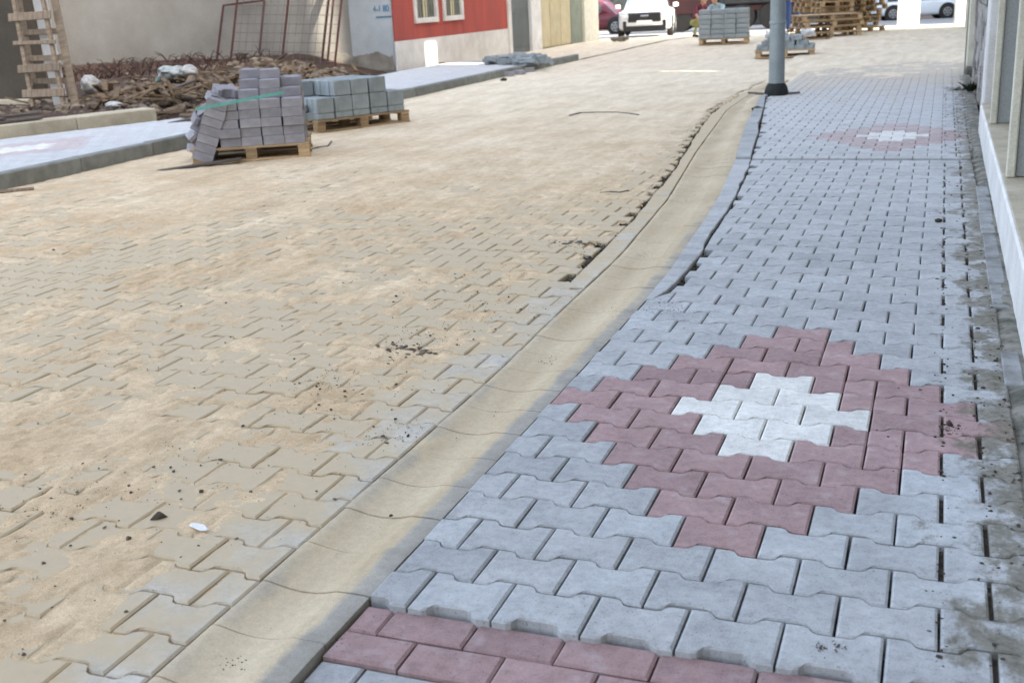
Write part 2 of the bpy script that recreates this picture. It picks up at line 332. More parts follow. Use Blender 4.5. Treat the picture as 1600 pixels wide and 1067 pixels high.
# ground
m = MB(); ysg = [-40, 28, 90, 400]
for a, b in zip(ysg[:-1], ysg[1:]):
    za, zb = zfall(a) - .09, zfall(b) - .09
    m.add([(-300, a, za), (300, a, za), (300, b, zb), (-300, b, zb)], [(0, 1, 2, 3)])
ground = m.build('ground', BED); ground['kind'] = 'structure'
m = MB()                                    # cross street in the distance
for a, b in ((34.5, 62),):
    m.add([(-60, a, zfall(a) + .012), (60, a, zfall(a) + .012), (60, b, zfall(b) + .012), (-60, b, zfall(b) + .012)], [(0, 1, 2, 3)])
cs = m.build('cross_street', ASPH); cs['kind'] = 'structure'

# ------------------------------------------------------------------ pavers
def bone(dx=0):
    h0 = PY / 2 - .0033; hs = [(-.066, AMP), (-.055, AMP * .62), (-.045, -AMP * .62), (-.034, -AMP)]
    top = [(-HALF, h0 + AMP)] + [(x, h0 + a) for x, a in hs] + [(-x, h0 + a) for x, a in hs[::-1]] + [(HALF, h0 + AMP)]
    return top[::-1] + [(x, -y) for x, y in top]      # counter-clockwise
def rectp(hx, hy): return [(hx, hy), (-hx, hy), (-hx, -hy), (hx, -hy)]
def clip(P, nx, ny, d):       # keep nx*x+ny*y >= d
    out = []
    for i in range(len(P)):
        a, b = P[i], P[(i + 1) % len(P)]; da = nx * a[0] + ny * a[1] - d; db = nx * b[0] + ny * b[1] - d
        if da >= 0: out.append(a)
        if (da > 0 > db) or (da < 0 < db): t = da / (da - db); out.append((a[0] + (b[0] - a[0]) * t, a[1] + (b[1] - a[1]) * t))
    return out
def area(P): return abs(sum(P[i][0] * P[(i + 1) % len(P)][1] - P[(i + 1) % len(P)][0] * P[i][1] for i in range(len(P)))) / 2
def paver_geo(P, h=.06, c=.0056):
    n = len(P); cx = sum(p[0] for p in P) / n; cy = sum(p[1] for p in P) / n
    ex = max(abs(p[0] - cx) for p in P); ey = max(abs(p[1] - cy) for p in P)
    sx, sy = max(.3, 1 - c / ex), max(.3, 1 - c / ey)
    vs = [(x, y, -h) for x, y in P] + [(x, y, -c * .8) for x, y in P] + [(cx + (x - cx) * sx, cy + (y - cy) * sy, 0) for x, y in P]
    fs = [tuple(range(2 * n, 3 * n))]
    for i in range(n):
        j = (i + 1) % n; fs += [(i, j, n + j, n + i), (n + i, n + j, 2 * n + j, 2 * n + i)]
    return vs, fs
class Paving:
    def __init__(s, parent, name='paver'): s.items = []; s.p = parent; s.name = name; s.cache = {}
    def put(s, P, key, mat, loc, rot=(0, 0, 0), h=.06, c=.0056): s.items.append((P, key, mat, loc, rot, h, c))
    def finish(s, limit=300, stuff='paver_remainder', margin=150, extra=0):
        vis = []; rest = []
        for it in s.items:
            x, y = px_of(it[3])
            (vis if (-40 < x < 1640 and -20 < y < 1110) else rest).append(it)
        vis.sort(key=lambda it: (Vector(it[3]) - CAM).length)
        one, rest = vis[:limit], vis[limit:] + rest
        for P, key, mt, loc, rot, h, c in one:
            ck = (key, mt.name)
            if key is not None and ck in s.cache: me = s.cache[ck]
            else:
                v, f = paver_geo(P, h, c); me = bpy.data.meshes.new(s.name); me.from_pydata(v, [], f); me.materials.append(mt)
                if key is not None: s.cache[ck] = me
            mkobj(s.name, me, s.p, loc, rot)
        if rest:
            mats = []; V = []; F = []; MI = []; T = []
            for P, key, mt, loc, rot, h, c in rest:
                if mt not in mats: mats.append(mt)
                v, f = paver_geo(P, h, c); M = Matrix.Translation(loc) @ Matrix.Rotation(rot[2], 4, 'Z') @ Matrix.Rotation(rot[1], 4, 'Y') @ Matrix.Rotation(rot[0], 4, 'X')
                b = len(V); V += [tuple(M @ Vector(q)) for q in v]; F += [[b + i for i in q] for q in f]; MI += [mats.index(mt)] * len(f); T += [random.random()] * len(f)
            me = bpy.data.meshes.new(stuff); me.from_pydata(V, [], F)
            for q in mats: me.materials.append(q)
            me.polygons.foreach_set('material_index', MI)
            a = me.attributes.new('tint', 'FLOAT', 'FACE'); a.data.foreach_set('value', T)
            o = mkobj(stuff, me, s.p); o['kind'] = 'stuff'
BONE = bone(); HALF_L = clip(BONE, -1, 0, .0018); HALF_R = clip(BONE, 1, 0, .0018)
def pave(pv, r0, r1, xa, xb, left, right, z, colour, jx=0.0, split=None, tilt=.35, dz=.0012, h=.06, flip=1, yoff=0.0, parity=0, ymin=None, ymax=None, pocket=0, colgap=0):
    """rows r0..r1; row r sits at y=r*PY; joints at jx + k*PX (+half on odd rows)"""
    for r in range(r0, r1):
        yc = r * PY + yoff; off = (r + parity) % 2 * .5
        k0 = int(math.floor((xa - jx) / PX)) - 1; k1 = int(math.ceil((xb - jx) / PX)) + 1
        for k in range(k0, k1):
            uc = k + off + .5; xc = jx + uc * PX
            if colgap and xc - HALF > .79: xc += .0035 + random.uniform(-.002, .003)
            la = [left(yc - .07), left(yc + .07)]; ra = [right(yc - .07), right(yc + .07)]
            if xc + HALF < min(la) or xc - HALF > max(ra): continue
            parts = [(BONE, 'b')]
            if split and split(r, uc): parts = [(HALF_L, 'l'), (HALF_R, 'r')]
            for P, key in parts:
                kk = key; Q = P
                if xc - HALF < max(la) or xc + HALF > min(ra):
                    # clip against the sloping border lines
                    for (a, b), sgn in ((la, 1), (ra, -1)):
                        a -= xc; b -= xc; sl_ = (b - a) / .14          # x = a + (y+.07)*sl_
                        n_ = math.hypot(1, sl_); Q = clip(Q, sgn / n_, -sgn * sl_ / n_, sgn * (a + .07 * sl_) / n_ + .001)
                        if len(Q) < 3: break
                    kk = None
                if ymin is not None and yc - .09 < ymin: Q = clip(Q, 0, 1, ymin - yc) if len(Q) > 2 else Q; kk = None
                if ymax is not None and yc + .09 > ymax: Q = clip(Q, 0, -1, -(ymax - yc)) if len(Q) > 2 else Q; kk = None
                if len(Q) < 3 or area(Q) < ((.0165 if pocket < 0 else .0085) if pocket and kk is None and yc > 1.3 and ((xc < max(la) + .09) if pocket > 0 else (xc > min(ra) - .09)) else .0022): continue
                uh = uc + (-.25 if key == 'l' else .25 if key == 'r' else 0)
                pv.put(Q, kk, colour(r, uh), (xc + random.gauss(0, .0006), yc + random.gauss(0, .0006), z + random.uniform(-dz, dz)),
                       (R(random.gauss(0, tilt)), R(random.gauss(0, tilt * .6)), R(random.gauss(0, .22))), h)

# --- near sidewalk
walk = MB().box((-.9, -2.6, -.088), (1.3, 20, -.062)).build('sidewalk', BED); walk['kind'] = 'structure'
def near_col(r, u):
    a = abs(u - 1.5); q = abs(r)
    if q <= 2 and a < 1.5 - q / 2: return SKW
    if q <= 6 and a < 3.5 - q / 2: return SKR
    return SKG
# the second diamond further along the pavement, centred near x=.38, y=6.76
R2 = 47; U2 = 1.9
def far_col(r, u):
    a = abs(u - U2 - (.1)); q = abs(r - R2)
    if q <= 2 and a < 1.5 - q / 2: return SKW
    if q <= 6 and a < 3.5 - q / 2: return SKR
    return SKG
splits = {(5, 2.0), (-1, 3.0), (2, .5), (2, 2.5), (1, 3.0), (-2, 3.5)}
pv = Paving(walk)
right_e = poly([(1.0, -3), (1.0, 3), (.985, 5.4), (1.06, 8), (1.06, 20)])
pave(pv, -9, 38, -.6, 1.1, pav_l, right_e, 0, near_col, split=lambda r, u: (r, u) in splits or (u > 4.2 and random.random() < .12), ymax=5.36, dz=.0018, tilt=.45, pocket=1, colgap=1)
pave(pv, 38, 130, -1.3, 1.1, pav_l, right_e, .008, far_col, jx=-.02, ymin=5.41, dz=.0015, pocket=1, colgap=1)
for k in range(-4, 7):       # two sunken courses of red blocks at the near end
    for (yc, o) in ((-1.409, .17), (-1.514, .07)):
        xc = k * .2 + o; x0, x1 = max(xc - .098, -.402), min(xc + .098, .95)
        if x1 - x0 < .03: continue
        P = rectp((x1 - x0) / 2, .0500)
        pv.put([(x, y + random.uniform(-.0005, .0005)) for x, y in P], None, SKR, ((x0 + x1) / 2, yc + (0.012 * (k * .2 + .2)) * 0, -.019 + random.uniform(-.0015, .0015)), (R(random.gauss(0, .4)), R(random.gauss(0, .4)), R(random.gauss(0, .3))), .05, .006)
pave(pv, -20, -10, -.6, 1.1, lambda y: -.404, lambda y: 1.0, -.030, lambda r, u: SKG, yoff=-.018, ymax=-1.567)
pv.finish(300)
n1 = lambda y, sd: float(vnoise(np.array([y * 2.6]), np.array([.5]), sd)[0]) * .6 + float(vnoise(np.array([y * 9.0]), np.array([.5]), sd + 1)[0]) * .4
gapw = lambda y, sd: .003 + .042 * max(0, n1(y, sd) - .32) / .68
# --- header blocks of the pavement kerb
def strip_pieces(parent, name, mt, fl, fr, y0, y1, step, z, h, gap=.004, jit=.002, zrise=0, dustfun=None):
    y = y0
    while y < y1 - .02:
        yb = min(y + step, y1); ya_, yb_ = y + gap / 2, yb - gap / 2; ym = (y + yb) / 2; xm = (fl(ym) + fr(ym)) / 2
        P = [(fr(yb_) - xm, yb_ - ym), (fl(yb_) - xm, yb_ - ym), (fl(ya_) - xm, ya_ - ym), (fr(ya_) - xm, ya_ - ym)]
        v, f = paver_geo(P, h, .005); me = bpy.data.meshes.new(name); me.from_pydata(v, [], f); me.materials.append(mt)
        mkobj(name, me, parent, (xm, ym, z + random.uniform(-jit, jit) + zfall(ym)), (R(random.gauss(0, .2)), R(random.gauss(0, .3)), R(random.gauss(0, .2)))); y = yb
strip_pieces(walk, 'kerb_block', SKG, kerb_o, lambda y: pav_l(y) - gapw(y, 5), 1.245, 5.39, .1431, .002, .08)
strip_pieces(walk, 'kerb_stone', KERB, kerb_o, lambda y: pav_l(y) - gapw(y, 5), 5.41, 10.9, .55, .022, .1)
m = MB(); N_ = 90
for fn, zz_, wl, wr in ((pav_l, -.034, -.03, .12), (edge_l, -.036, -.12, .04)):
    b_ = len(m.v); ya0 = 1.26 if fn is pav_l else 1.44
    for i in range(N_): yy_ = ya0 + (11.0 - ya0) * i / (N_ - 1); m.v += [(fn(yy_) + wl, yy_, zz_), (fn(yy_) + wr, yy_, zz_)]
    for i in range(N_ - 1): m.f.append([b_ + 2 * i, b_ + 2 * i + 1, b_ + 2 * i + 3, b_ + 2 * i + 2]); m.m.append(0); m.sm.append(False)
m.box((-.55, 5.362, -.06), (1.0, 5.408, -.022))
m.box((.785, -1.3, -.06), (.83, 5.35, -.020)); m.box((.885, -1.3, -.06), (.93, 5.35, -.021))
o = m.build('joint_soil', SOIL); o['kind'] = 'stuff'
# --- gutter of short dished concrete stones
gutter = MB().box((-2.2, -2.6, -.0885), (-.91, 20, -.0705)).build('gutter', BED); gutter['kind'] = 'structure'
prof = [(t_, -.010 + (z_ + .010) * .55) for t_, z_ in [(0, -.012), (.03, -.008), (.08, -.011), (.16, -.020), (.26, -.030), (.38, -.036), (.50, -.033), (.60, -.024), (.68, -.012), (.72, -.008), (.86, -.007), (.97, -.008), (1, -.012)]]
dst = [.50, .48, .50, .60, .85, 1.1, 1.2, 1.2, 1.15, 1.0, .15, .05, .0]
y = -2.54
while y < 17:
    y1 = y + .2; a, b = y + .0018, y1 - .0018; ym = (a + b) / 2; xm = (gut_l(ym) + kerb_o(ym)) / 2
    vs = []; far = min(1, max(0, (ym + .3) / 4.5))
    for yy in (a, b):
        L_, R_ = gut_l(yy) + .004, kerb_o(yy) - .003
        bow = 0 if yy == a else 0
        vs += [(L_ + (R_ - L_) * t - xm, yy - ym, z) for t, z in prof] + [(L_ - xm, yy - ym, -.07), (R_ - xm, yy - ym, -.07)]
    n = len(prof) + 2; order = [len(prof)] + list(range(len(prof))) + [len(prof) + 1]
    fs = [(order[i], order[i + 1], order[i + 1] + n, order[i] + n) for i in range(n - 1)] + [tuple(order[::-1]), tuple(i + n for i in order)]
    me = bpy.data.meshes.new('gutter_stone'); me.from_pydata(vs, [], fs); me.materials.append(GUT); me.polygons.foreach_set('use_smooth', [True] * len(me.polygons)); me.set_sharp_from_angle(angle=R(35))
    at = me.attributes.new('dust', 'FLOAT', 'POINT'); at.data.foreach_set('value', (dst + [0, 0]) * 2 if far < .1 else ([min(1.2, q + far * .6) for q in dst] + [0, 0]) * 2)
    mkobj('gutter_stone', me, gutter, (xm, ym, random.uniform(-.0015, .001)), (R(random.gauss(0, .25)), R(random.gauss(0, .2)), R(random.gauss(0, .25)))); y = y1
# --- road
ROADZ = -.012
road = MB().box((-6.5, -2.6, -.0875), (-2.3, 26, -.063)).build('road', BED); road['kind'] = 'structure'
rp = Paving(road)
road_r = lambda y: gut_l(y) - .004 if y < 1.42 else edge_l(y) - .006
pave(rp, -18, 78, -6.4, -.6, lambda y: -6.40, road_r, ROADZ, lambda r, u: RDG if u * PX - .8 < -.98 - .25 * math.sin(r * 1.7) * 0 else EDG, jx=-.8, tilt=.8, dz=.0028, yoff=.035, pocket=-1)
rp.finish(300)
strip_pieces(road, 'edge_block', EDG, lambda y: edge_l(y) - .004 + gapw(y, 15), lambda y: gut_l(y) - .006, 1.42, 14.5, .2, ROADZ + .002, .06)
# --- sand swept over the road
ys = [-2.5]
while ys[-1] < 34.5: ys.append(ys[-1] + .0095 + max(0, ys[-1] + .3) ** 1.35 * .0021)
ys = np.array(ys); xs = np.concatenate([np.arange(-6.42, -3.4, .02), np.arange(-3.4, -.5, .0100)])
xs_b = np.concatenate([xs]); XX, YY = np.meshgrid(xs_b, ys)
XR = np.array([road_r(q) for q in ys])[:, None]
bias = -.0020 + .0060 * np.clip((YY - 1.2) / 4.5, 0, 1.6) + .0035 * np.clip((XR - XX - .25) / 1.3, -.3, 1) - .0075 * np.clip(1 - (XR - XX) / .30, 0, 1)
hgt = bias + .015 * (fbm(XX * 1.9, YY * 1.5, 3) - .5) + .014 * (fbm(XX * 7, YY * 5.5, 11) - .5) * np.clip(1.3 - YY / 9, .25, 1) + .006 * (fbm(XX * 26, YY * 22, 21, 3) - .5)
tr = np.exp(-((XX + 3.4 + .12 * np.sin(YY * .5)) / .16) ** 2) + np.exp(-((XX + 5.0 + .12 * np.sin(YY * .5)) / .16) ** 2)
hgt = hgt - .004 * tr * (.4 + .6 * vnoise(XX * 3, YY * 9, 5)) + .003 * np.clip(YY - 6, 0, 4) * .25
rid = 1 - np.abs(2 * fbm(XX * 6.5, YY * 9, 81, 3) - 1); rid2 = 1 - np.abs(2 * fbm(XX * 17, YY * 20, 85, 3) - 1)
hgt = hgt + (.016 * (rid - .8) + .008 * (rid2 - .8)) * np.clip((-1.0 - XX) / .8, 0, 1) * np.clip(1.2 - YY / 6, 0.1, 1)
rr = np.floor((YY - .035) / PY); best = np.full(XX.shape, 9.0)          # distance to the nearest paver joint
for q in (0, 1):
    row_lo = rr + q; off_ = np.mod(row_lo - 1, 2) * .5                   # boundary between row_lo-1 ... row_lo
    dxj = np.mod((XX + .8) / PX - np.mod(rr, 2) * .5 + .5, 1) - .5
    w_ = np.clip(np.cos(2 * np.pi * dxj) * 2.2, -1, 1)
    yb_ = (rr + .5) * PY + .035 + AMP * w_
    best = np.minimum(best, np.abs(YY - yb_))
    yb2 = (rr + .5) * PY + .035
rn = np.where(YY > yb_, rr + 1, rr)
dj = np.abs(np.mod((XX + .8) / PX - np.mod(rn, 2) * .5 + .5, 1) - .5) * PX
best = np.minimum(best, dj)
sg = .0075 + .0022 * np.clip(YY, 0, 8)
vis_ = np.clip((fbm(XX * 1.7, YY * 1.4, 91) - .34) * 4.5, 0.05, 1) * np.clip(1.2 - YY / 6.5, 0, 1)
hgt = hgt - (.0085 * vis_) * np.exp(-(best / sg) ** 2) * (.55 + .75 * vnoise(XX * 22, YY * 22, 93))
edgefade = np.clip((XR - XX) / .05, 0, 1)
Z = ROADZ + np.maximum(hgt, -.009 + .004 * (vnoise(XX * 30, YY * 30, 9) - .5)) * 1.0
XE = XR + .006 - (.04 + .16 * (fbm(XX * 12, YY * 12, 97) - .35)) * (YY > 1.4)
Z = np.where(XX > XE, ROADZ - .016, Z)
zf = np.array([zfall(q) for q in ys])[:, None]; Z = Z + zf
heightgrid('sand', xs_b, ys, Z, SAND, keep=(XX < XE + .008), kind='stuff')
# sand beyond, across the full width of the street
ys2 = np.concatenate([np.arange(9.6, 15, .03), np.arange(15, 34.6, .2)]); xs2 = np.concatenate([np.arange(-1.75, 1.34, .03)])
XX, YY = np.meshgrid(xs2, ys2)
h2 = -.040 + .052 * np.clip((YY - 10.2) / 3.6, 0, 1) + .055 * (fbm(XX * 1.3, YY * .9, 31) - .5) + .02 * (fbm(XX * 5, YY * 4, 35) - .5) + .008 * (fbm(XX * 9, YY * 9, 33) - .5)
h2 = h2 + .03 * np.clip((YY - 15) / 3, 0, 1)
h2 = np.where((YY < 13.2) & (XX < -1.22), -.022 + .012 * (fbm(XX * 5, YY * 5, 36) - .5), h2)
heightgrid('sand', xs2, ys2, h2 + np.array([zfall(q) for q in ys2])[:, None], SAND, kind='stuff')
ys3 = np.arange(15, 34.6, .25); xs3 = np.arange(1.0, 14, .3); XX, YY = np.meshgrid(xs3, ys3)
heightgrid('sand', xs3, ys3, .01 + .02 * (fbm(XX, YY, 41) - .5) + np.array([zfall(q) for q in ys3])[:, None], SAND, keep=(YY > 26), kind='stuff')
ys4 = np.arange(18.3, 34.6, .1); xs4 = np.arange(-9.9, -6.3, .1); XX, YY = np.meshgrid(xs4, ys4)
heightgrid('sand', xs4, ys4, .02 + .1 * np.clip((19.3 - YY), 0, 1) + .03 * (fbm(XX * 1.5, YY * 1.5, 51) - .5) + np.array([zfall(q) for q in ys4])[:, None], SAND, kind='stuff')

# ------------------------------------------------------------------ left pavement and kerb
lwalk = MB().box((-9.04, 1.5, -.088), (-6.62, 18.9, .055)).build('pavement', BED); lwalk['kind'] = 'structure'
LZ = .115
def left_col(r, u):
    a = abs(u - 2.6); q = abs(r - 37)
    if q <= 2 and a < 1.5 - q / 2: return SKW
    if q <= 6 and a < 3.5 - q / 2: return SKR
    return SKG
lp = Paving(lwalk)
pave(lp, 14, 131, -9.3, -6.5, lambda y: max(lot_x(y) + .27, -9.02), lambda y: -6.535, LZ, left_col, jx=-8.32, dz=.001)
lp.finish(300)
lk = MB().box((-6.63, 1.5, -.086), (-6.40, 18.8, -.03)).build('kerb', BED); lk['kind'] = 'structure'
y = 1.6
while y < 18.7:
    m = MB().cbox((-.06, -.497, -.19), (.06, .497, .0), .012); o = m.build('kerb_stone', KERBF, lk, (-6.465 + random.gauss(0, .003), y + .5, LZ + .012 + random.gauss(0, .002)), (0, 0, R(random.gauss(0, .3)))); y += 1.0
# kerb foot
# ------------------------------------------------------------------ soil crumbs and dirt on the ground
def crumbs(name, spots, mt, kind='stuff'):
    m = MB()
    for x, y, z, r in spots: m.rock((x, y, z), r, flat=.55)
    o = m.build(name, mt); o['kind'] = kind; return o
sp = []
def scatter(cx, cy, sx, sy, n, r0, r1, z):
    for _ in range(n):
        r = (r0 + (r1 - r0) * random.random() ** 4) * .75; sp.append((random.gauss(cx, sx), random.gauss(cy, sy), z + r * .12, r))
        for _q in range(2): q = sp[-1]; sp.append((random.gauss(cx, sx), random.gauss(cy, sy), z + .0008, random.uniform(.0012, .0028)))
for _ in range(1300):        # along the open joints beside the wall
    yy = random.uniform(-1.3, 10.5) if random.random() < .8 else random.uniform(-1.3, 2.5); cx = random.choice((.795, .80, .90, .90, .97, .99)); r = .0015 + .0065 * random.random() ** 3
    sp.append((cx + .006 + random.gauss(0, .018 if random.random() < .4 else .0045), yy, (.0 if yy < 5.4 else .016) + r * .2, r))
for _ in range(120): r = .001 + .006 * random.random() ** 3; sp.append((random.uniform(.6, 1.0), random.uniform(-1.3, 9), r * .2, r))
g = G(1485, 668); scatter(g.x, g.y, .018, .03, 26, .003, .010, 0)
for (px, py, s, n) in ((640, 545, .09, 60), (500, 600, .06, 30), (740, 440, .16, 40), (560, 620, .12, 22), (900, 385, .10, 40), (610, 680, .05, 26), (730, 500, .2, 60), (190, 760, .2, 30), (100, 780, .06, 22), (430, 700, .25, 40)):
    g = G(px, py, ROADZ); scatter(g.x, g.y, s, s * 1.3, n, .002, .011, ROADZ + .003)
for (px, py, s, n) in ((990, 395, .05, 30), (930, 540, .02, 14), (1040, 490, .10, 60), (860, 560, .03, 10), (505, 985, .012, 8), (530, 998, .012, 6), (365, 1045, .02, 8), (700, 940, .006, 4), (1286, 1018, .012, 8), (1310, 1015, .01, 4)):
    g = G(px, py, -.01); scatter(g.x, g.y, s, s, n, .0012, .006, 0 if px > 1000 or py > 1000 else -.02)
yy = 1.3
while yy < 12:              # dark crumbs fallen in the open gap beside the kerb
    for _ in range(4): r = random.uniform(.004, .012); sp.append((pav_l(yy) - .012 + random.gauss(0, .006), yy + random.uniform(0, .1), -.022, r))
    for _ in range(7): r = random.uniform(.004, .012); sp.append((edge_l(yy) - .012 + random.gauss(0, .020), yy + random.uniform(0, .1), ROADZ - .016, r))
    yy += .04
crumbs('soil_crumbs', sp, SOIL)
sp = []
for _ in range(420):
    yy = random.uniform(-2, 7); r = .0015 + .005 * random.random() ** 3; sp.append((random.uniform(max(-4.5, -1.2 - (yy + 2) * .55), -.72), yy, ROADZ + .003, r))
for _ in range(80): yy = random.uniform(-1.8, 5); r = .001 + .003 * random.random() ** 2; x = random.uniform(gut_l(yy), kerb_o(yy)); sp.append((x, yy, -.022, r))
crumbs('grit', sp, STONE)
def stone(px, py, z, r, label, mt=STONE, name='stone', sc=(1.15, .9, .75), rz=.4):
    g = G(px, py, z); m = MB().rock((0, 0, 0), 1, flat=1); me = m.mesh(name, mt); o = mkobj(name, me, None, (g.x, g.y, z + r * sc[2] * .5), (0, 0, rz)); o.scale = (r * sc[0], r * sc[1], r * sc[2]); return tag(o, label, name.replace('_', ' '))
stone(248, 809, ROADZ, .018, 'dark brown stone lying on the sandy road left of the white paper scrap', rz=.9)
stone(201, 843, ROADZ, .010, 'small dark pebble on the sandy road just below the dark brown stone')
stone(1466, 347, 0, .020, 'black lump of soil on the grey pavement beside the open joint', SOIL, 'soil_lump')
stone(1483, 664, 0, .014, 'dark reddish clod on the red pavers at the right of the near diamond', SOIL, 'soil_lump')
stone(787, 128, ROADZ, .06, 'dark stone standing off the far kerb of the left pavement', SOIL)
stone(1183, 175, -.02, .055, 'dark clod in the sandy gutter near the foot of the steel pole', SOIL, 'soil_lump')
stone(84, 392, ROADZ, .012, 'little grey pebble on the smooth sand at left')
g = G(312, 827, ROADZ)
m = MB(); pts = [(-.034, -.010, .002), (-.012, -.014, .006), (.018, -.011, .003), (.036, -.002, .005), (.033, .008, .003), (.010, .010, .008), (-.020, .011, .004), (-.036, .002, .004)]
m.add(pts + [(x, y, z + .0015) for x, y, z in pts], [tuple(range(8))[::-1], tuple(range(8, 16))] + [(i, (i + 1) % 8, (i + 1) % 8 + 8, i + 8) for i in range(8)])
tag(m.build('paper_scrap', mat('paper', (.82, .82, .82), (.75, .75, .75), 20, .6, 0), None, (g.x, g.y, ROADZ + .003), (0, 0, -.35)), 'small white scrap of paper on the sandy road pavers near the gutter', 'litter')
def stick(name, pts, r, mt, label, cat, z=ROADZ):
    W = [G(px, py, z) for px, py in pts]; c = W[0].copy()
    m = MB().tube([(p.x - c.x, p.y - c.y, r * .8 + .012 * math.sin(i * 2.1) * (r > .01) * 0) for i, p in enumerate(W)], r, 6)
    return tag(m.build(name, mt, None, (c.x, c.y, z)), label, cat)
stick('wooden_stick', [(-14, 304), (25, 301), (54, 298)], .018, WOODL, 'pale wooden stick lying on the sand below the left kerb', 'stick')
stick('wire', [(938, 303), (955, 301), (968, 302), (982, 299)], .006, WIREM, 'thin dark wire end lying on the road west of the open gutter gap', 'wire')
stick('cable', [(890, 182), (905, 178), (935, 177), (965, 177), (985, 179), (998, 181)], .009, WIREM, 'curved dark cable half buried in the sand in the middle of the road', 'cable', ROADZ + .006)
stick('cable', [(482, 236), (500, 231), (512, 230), (518, 222)], .008, WIREM, 'loose dark strap end trailing right of the near pallet', 'strap', ROADZ + .006)
for px, py, rx, lab in ((905, 382, .10, 'smear of dark mud by the upper open gutter gap'), (1003, 397, .09, 'smear of dark mud inside the sandy gutter'), (632, 548, .09, 'dark broken mud patch on the middle of the road')):
    g = G(px, py, ROADZ); m = MB()
    for _ in range(26): a = random.uniform(0, 6.28); q = random.random() ** .6; m.rock((math.cos(a) * rx * q * 1.6, math.sin(a) * rx * q * .55, .001), random.uniform(.006, .017), flat=.3)
    zz = ROADZ + .004 if px != 1003 else -.030
    o = m.build('mud_clods', STONE, None, (g.x, g.y, zz), (0, 0, -.2)); tag(o, lab, kind='stuff')

# ------------------------------------------------------------------ pole
g = G(1213, 147, .02); pole = empty('street_pole', (g.x, g.y, .02), 0, 'round grey steel street pole standing at the kerb end of the right pavement', 'pole')
MB().lathe([(.098, 0), (.094, .5), (.092, .82)], 20).build('shaft', STEEL, pole)
MB().lathe([(.095, .82), (.101, .825), (.101, .85), (.095, .855)], 20).build('joint_ring', STEEL, pole)
MB().lathe([(.0915, .855), (.085, 3), (.062, 7)], 20).build('upper_shaft', STEEL, pole)
MB().lathe([(.14, -.02), (.145, .03), (.128, .09), (.100, .13)], 14).build('base_collar', CLAMPM, pole)
m = MB()
for a, l in ((0.2, .28), (2.6, .42), (3.3, .25)): m.tube([(0, -.05, .0), (math.cos(a) * l, math.sin(a) * l * .6, .008)], .014, 6)
m.build('base_cable', WIREM, pole)

# ------------------------------------------------------------------ right-hand building row
rb = empty('shop_building', (1.3, 3, 0), 0, 'cream and grey shop building with a low plinth close along the right pavement', 'building')
def part(o, p): o.parent = p; o.matrix_parent_inverse = Matrix.Translation(p.location).inverted() if not any(p.rotation_euler) else p.matrix_world.inverted(); return o
def bx(name, a, b, mt, par, c=.006): return part(MB().cbox(a, b, c).build(name, mt), par)
PLH = .25
bx('plinth', (1.062, -6, -.06), (1.55, 6.9, PLH - .012), WHITEP, rb, .01)
bx('plinth_cap', (1.075, -6, PLH - .010), (1.55, 6.9, PLH), CREAM, rb, .003)
bx('wall', (1.55, -12, -.06), (4.5, 13.2, 3.4), CREAM, rb, .01)
for y0, dy in ((3.05, .12), (5.45, .14)):
    bx('pilaster', (1.135, y0, PLH + .002), (1.54, y0 + dy, 3.0), GREYP, rb, .004)
    bx('trim', (1.088, y0 - .035, PLH + .002), (1.131, y0 + .03, 3.0), CREAMP, rb, .006)
bx('pilaster', (1.135, -1.2, PLH + .002), (1.54, .3, 3.0), GREYP, rb, .004)
bx('lintel', (1.08, -12, 3.002), (1.56, 8.4, 3.45), WHITEP, rb, .01)
wc = empty('white_column', (1.13, 7.2, 0), 0, 'white square column with dirty foot past the shop plinth', 'column')
part(MB().cbox((1.085, 7.02, .14), (1.20, 7.5, 4.4), .012).build('shaft', WHITEP), wc)
part(MB().cbox((1.08, 7.015, -.02), (1.205, 7.505, .137), .012).build('foot', MORTAR), wc)
# rough block wall
bw = empty('block_wall', (1.2, 9.5, 0), 0, 'rough unplastered block wall between the white column and cream post', 'wall')
zz = .02; row = 0
while zz < 2.5:
    y = 7.75 + (row % 2) * .2
    while y < 12.9:
        o = MB().box((-.10, -.19, 0), (.10, .19, .148), j=.008).build('block', BLOCKR, None, (1.23 + random.gauss(0, .012), y + .2, zz), (0, 0, R(random.gauss(0, 1)))); part(o, bw); y += .4
    zz += .16; row += 1
part(MB().box((1.17, 7.72, .0), (1.30, 13.1, 2.55)).build('mortar_core', MORTAR), bw)
cp = empty('cream_post', (1.1, 13.3, 0), 0, 'cream painted gate post with dark outer edge at the end of the block wall', 'post')
part(MB().cbox((1.05, 13.0, .12), (1.24, 13.55, 3.2), .01).build('shaft', CREAMP), cp)
part(MB().cbox((1.035, 13.56, -.02), (1.20, 13.75, 3.2), .01).build('dark_edge', GREYD), cp)
part(MB().cbox((1.03, 12.9, -.02), (1.26, 13.555, .117), .02).build('foot', MORTAR), cp)
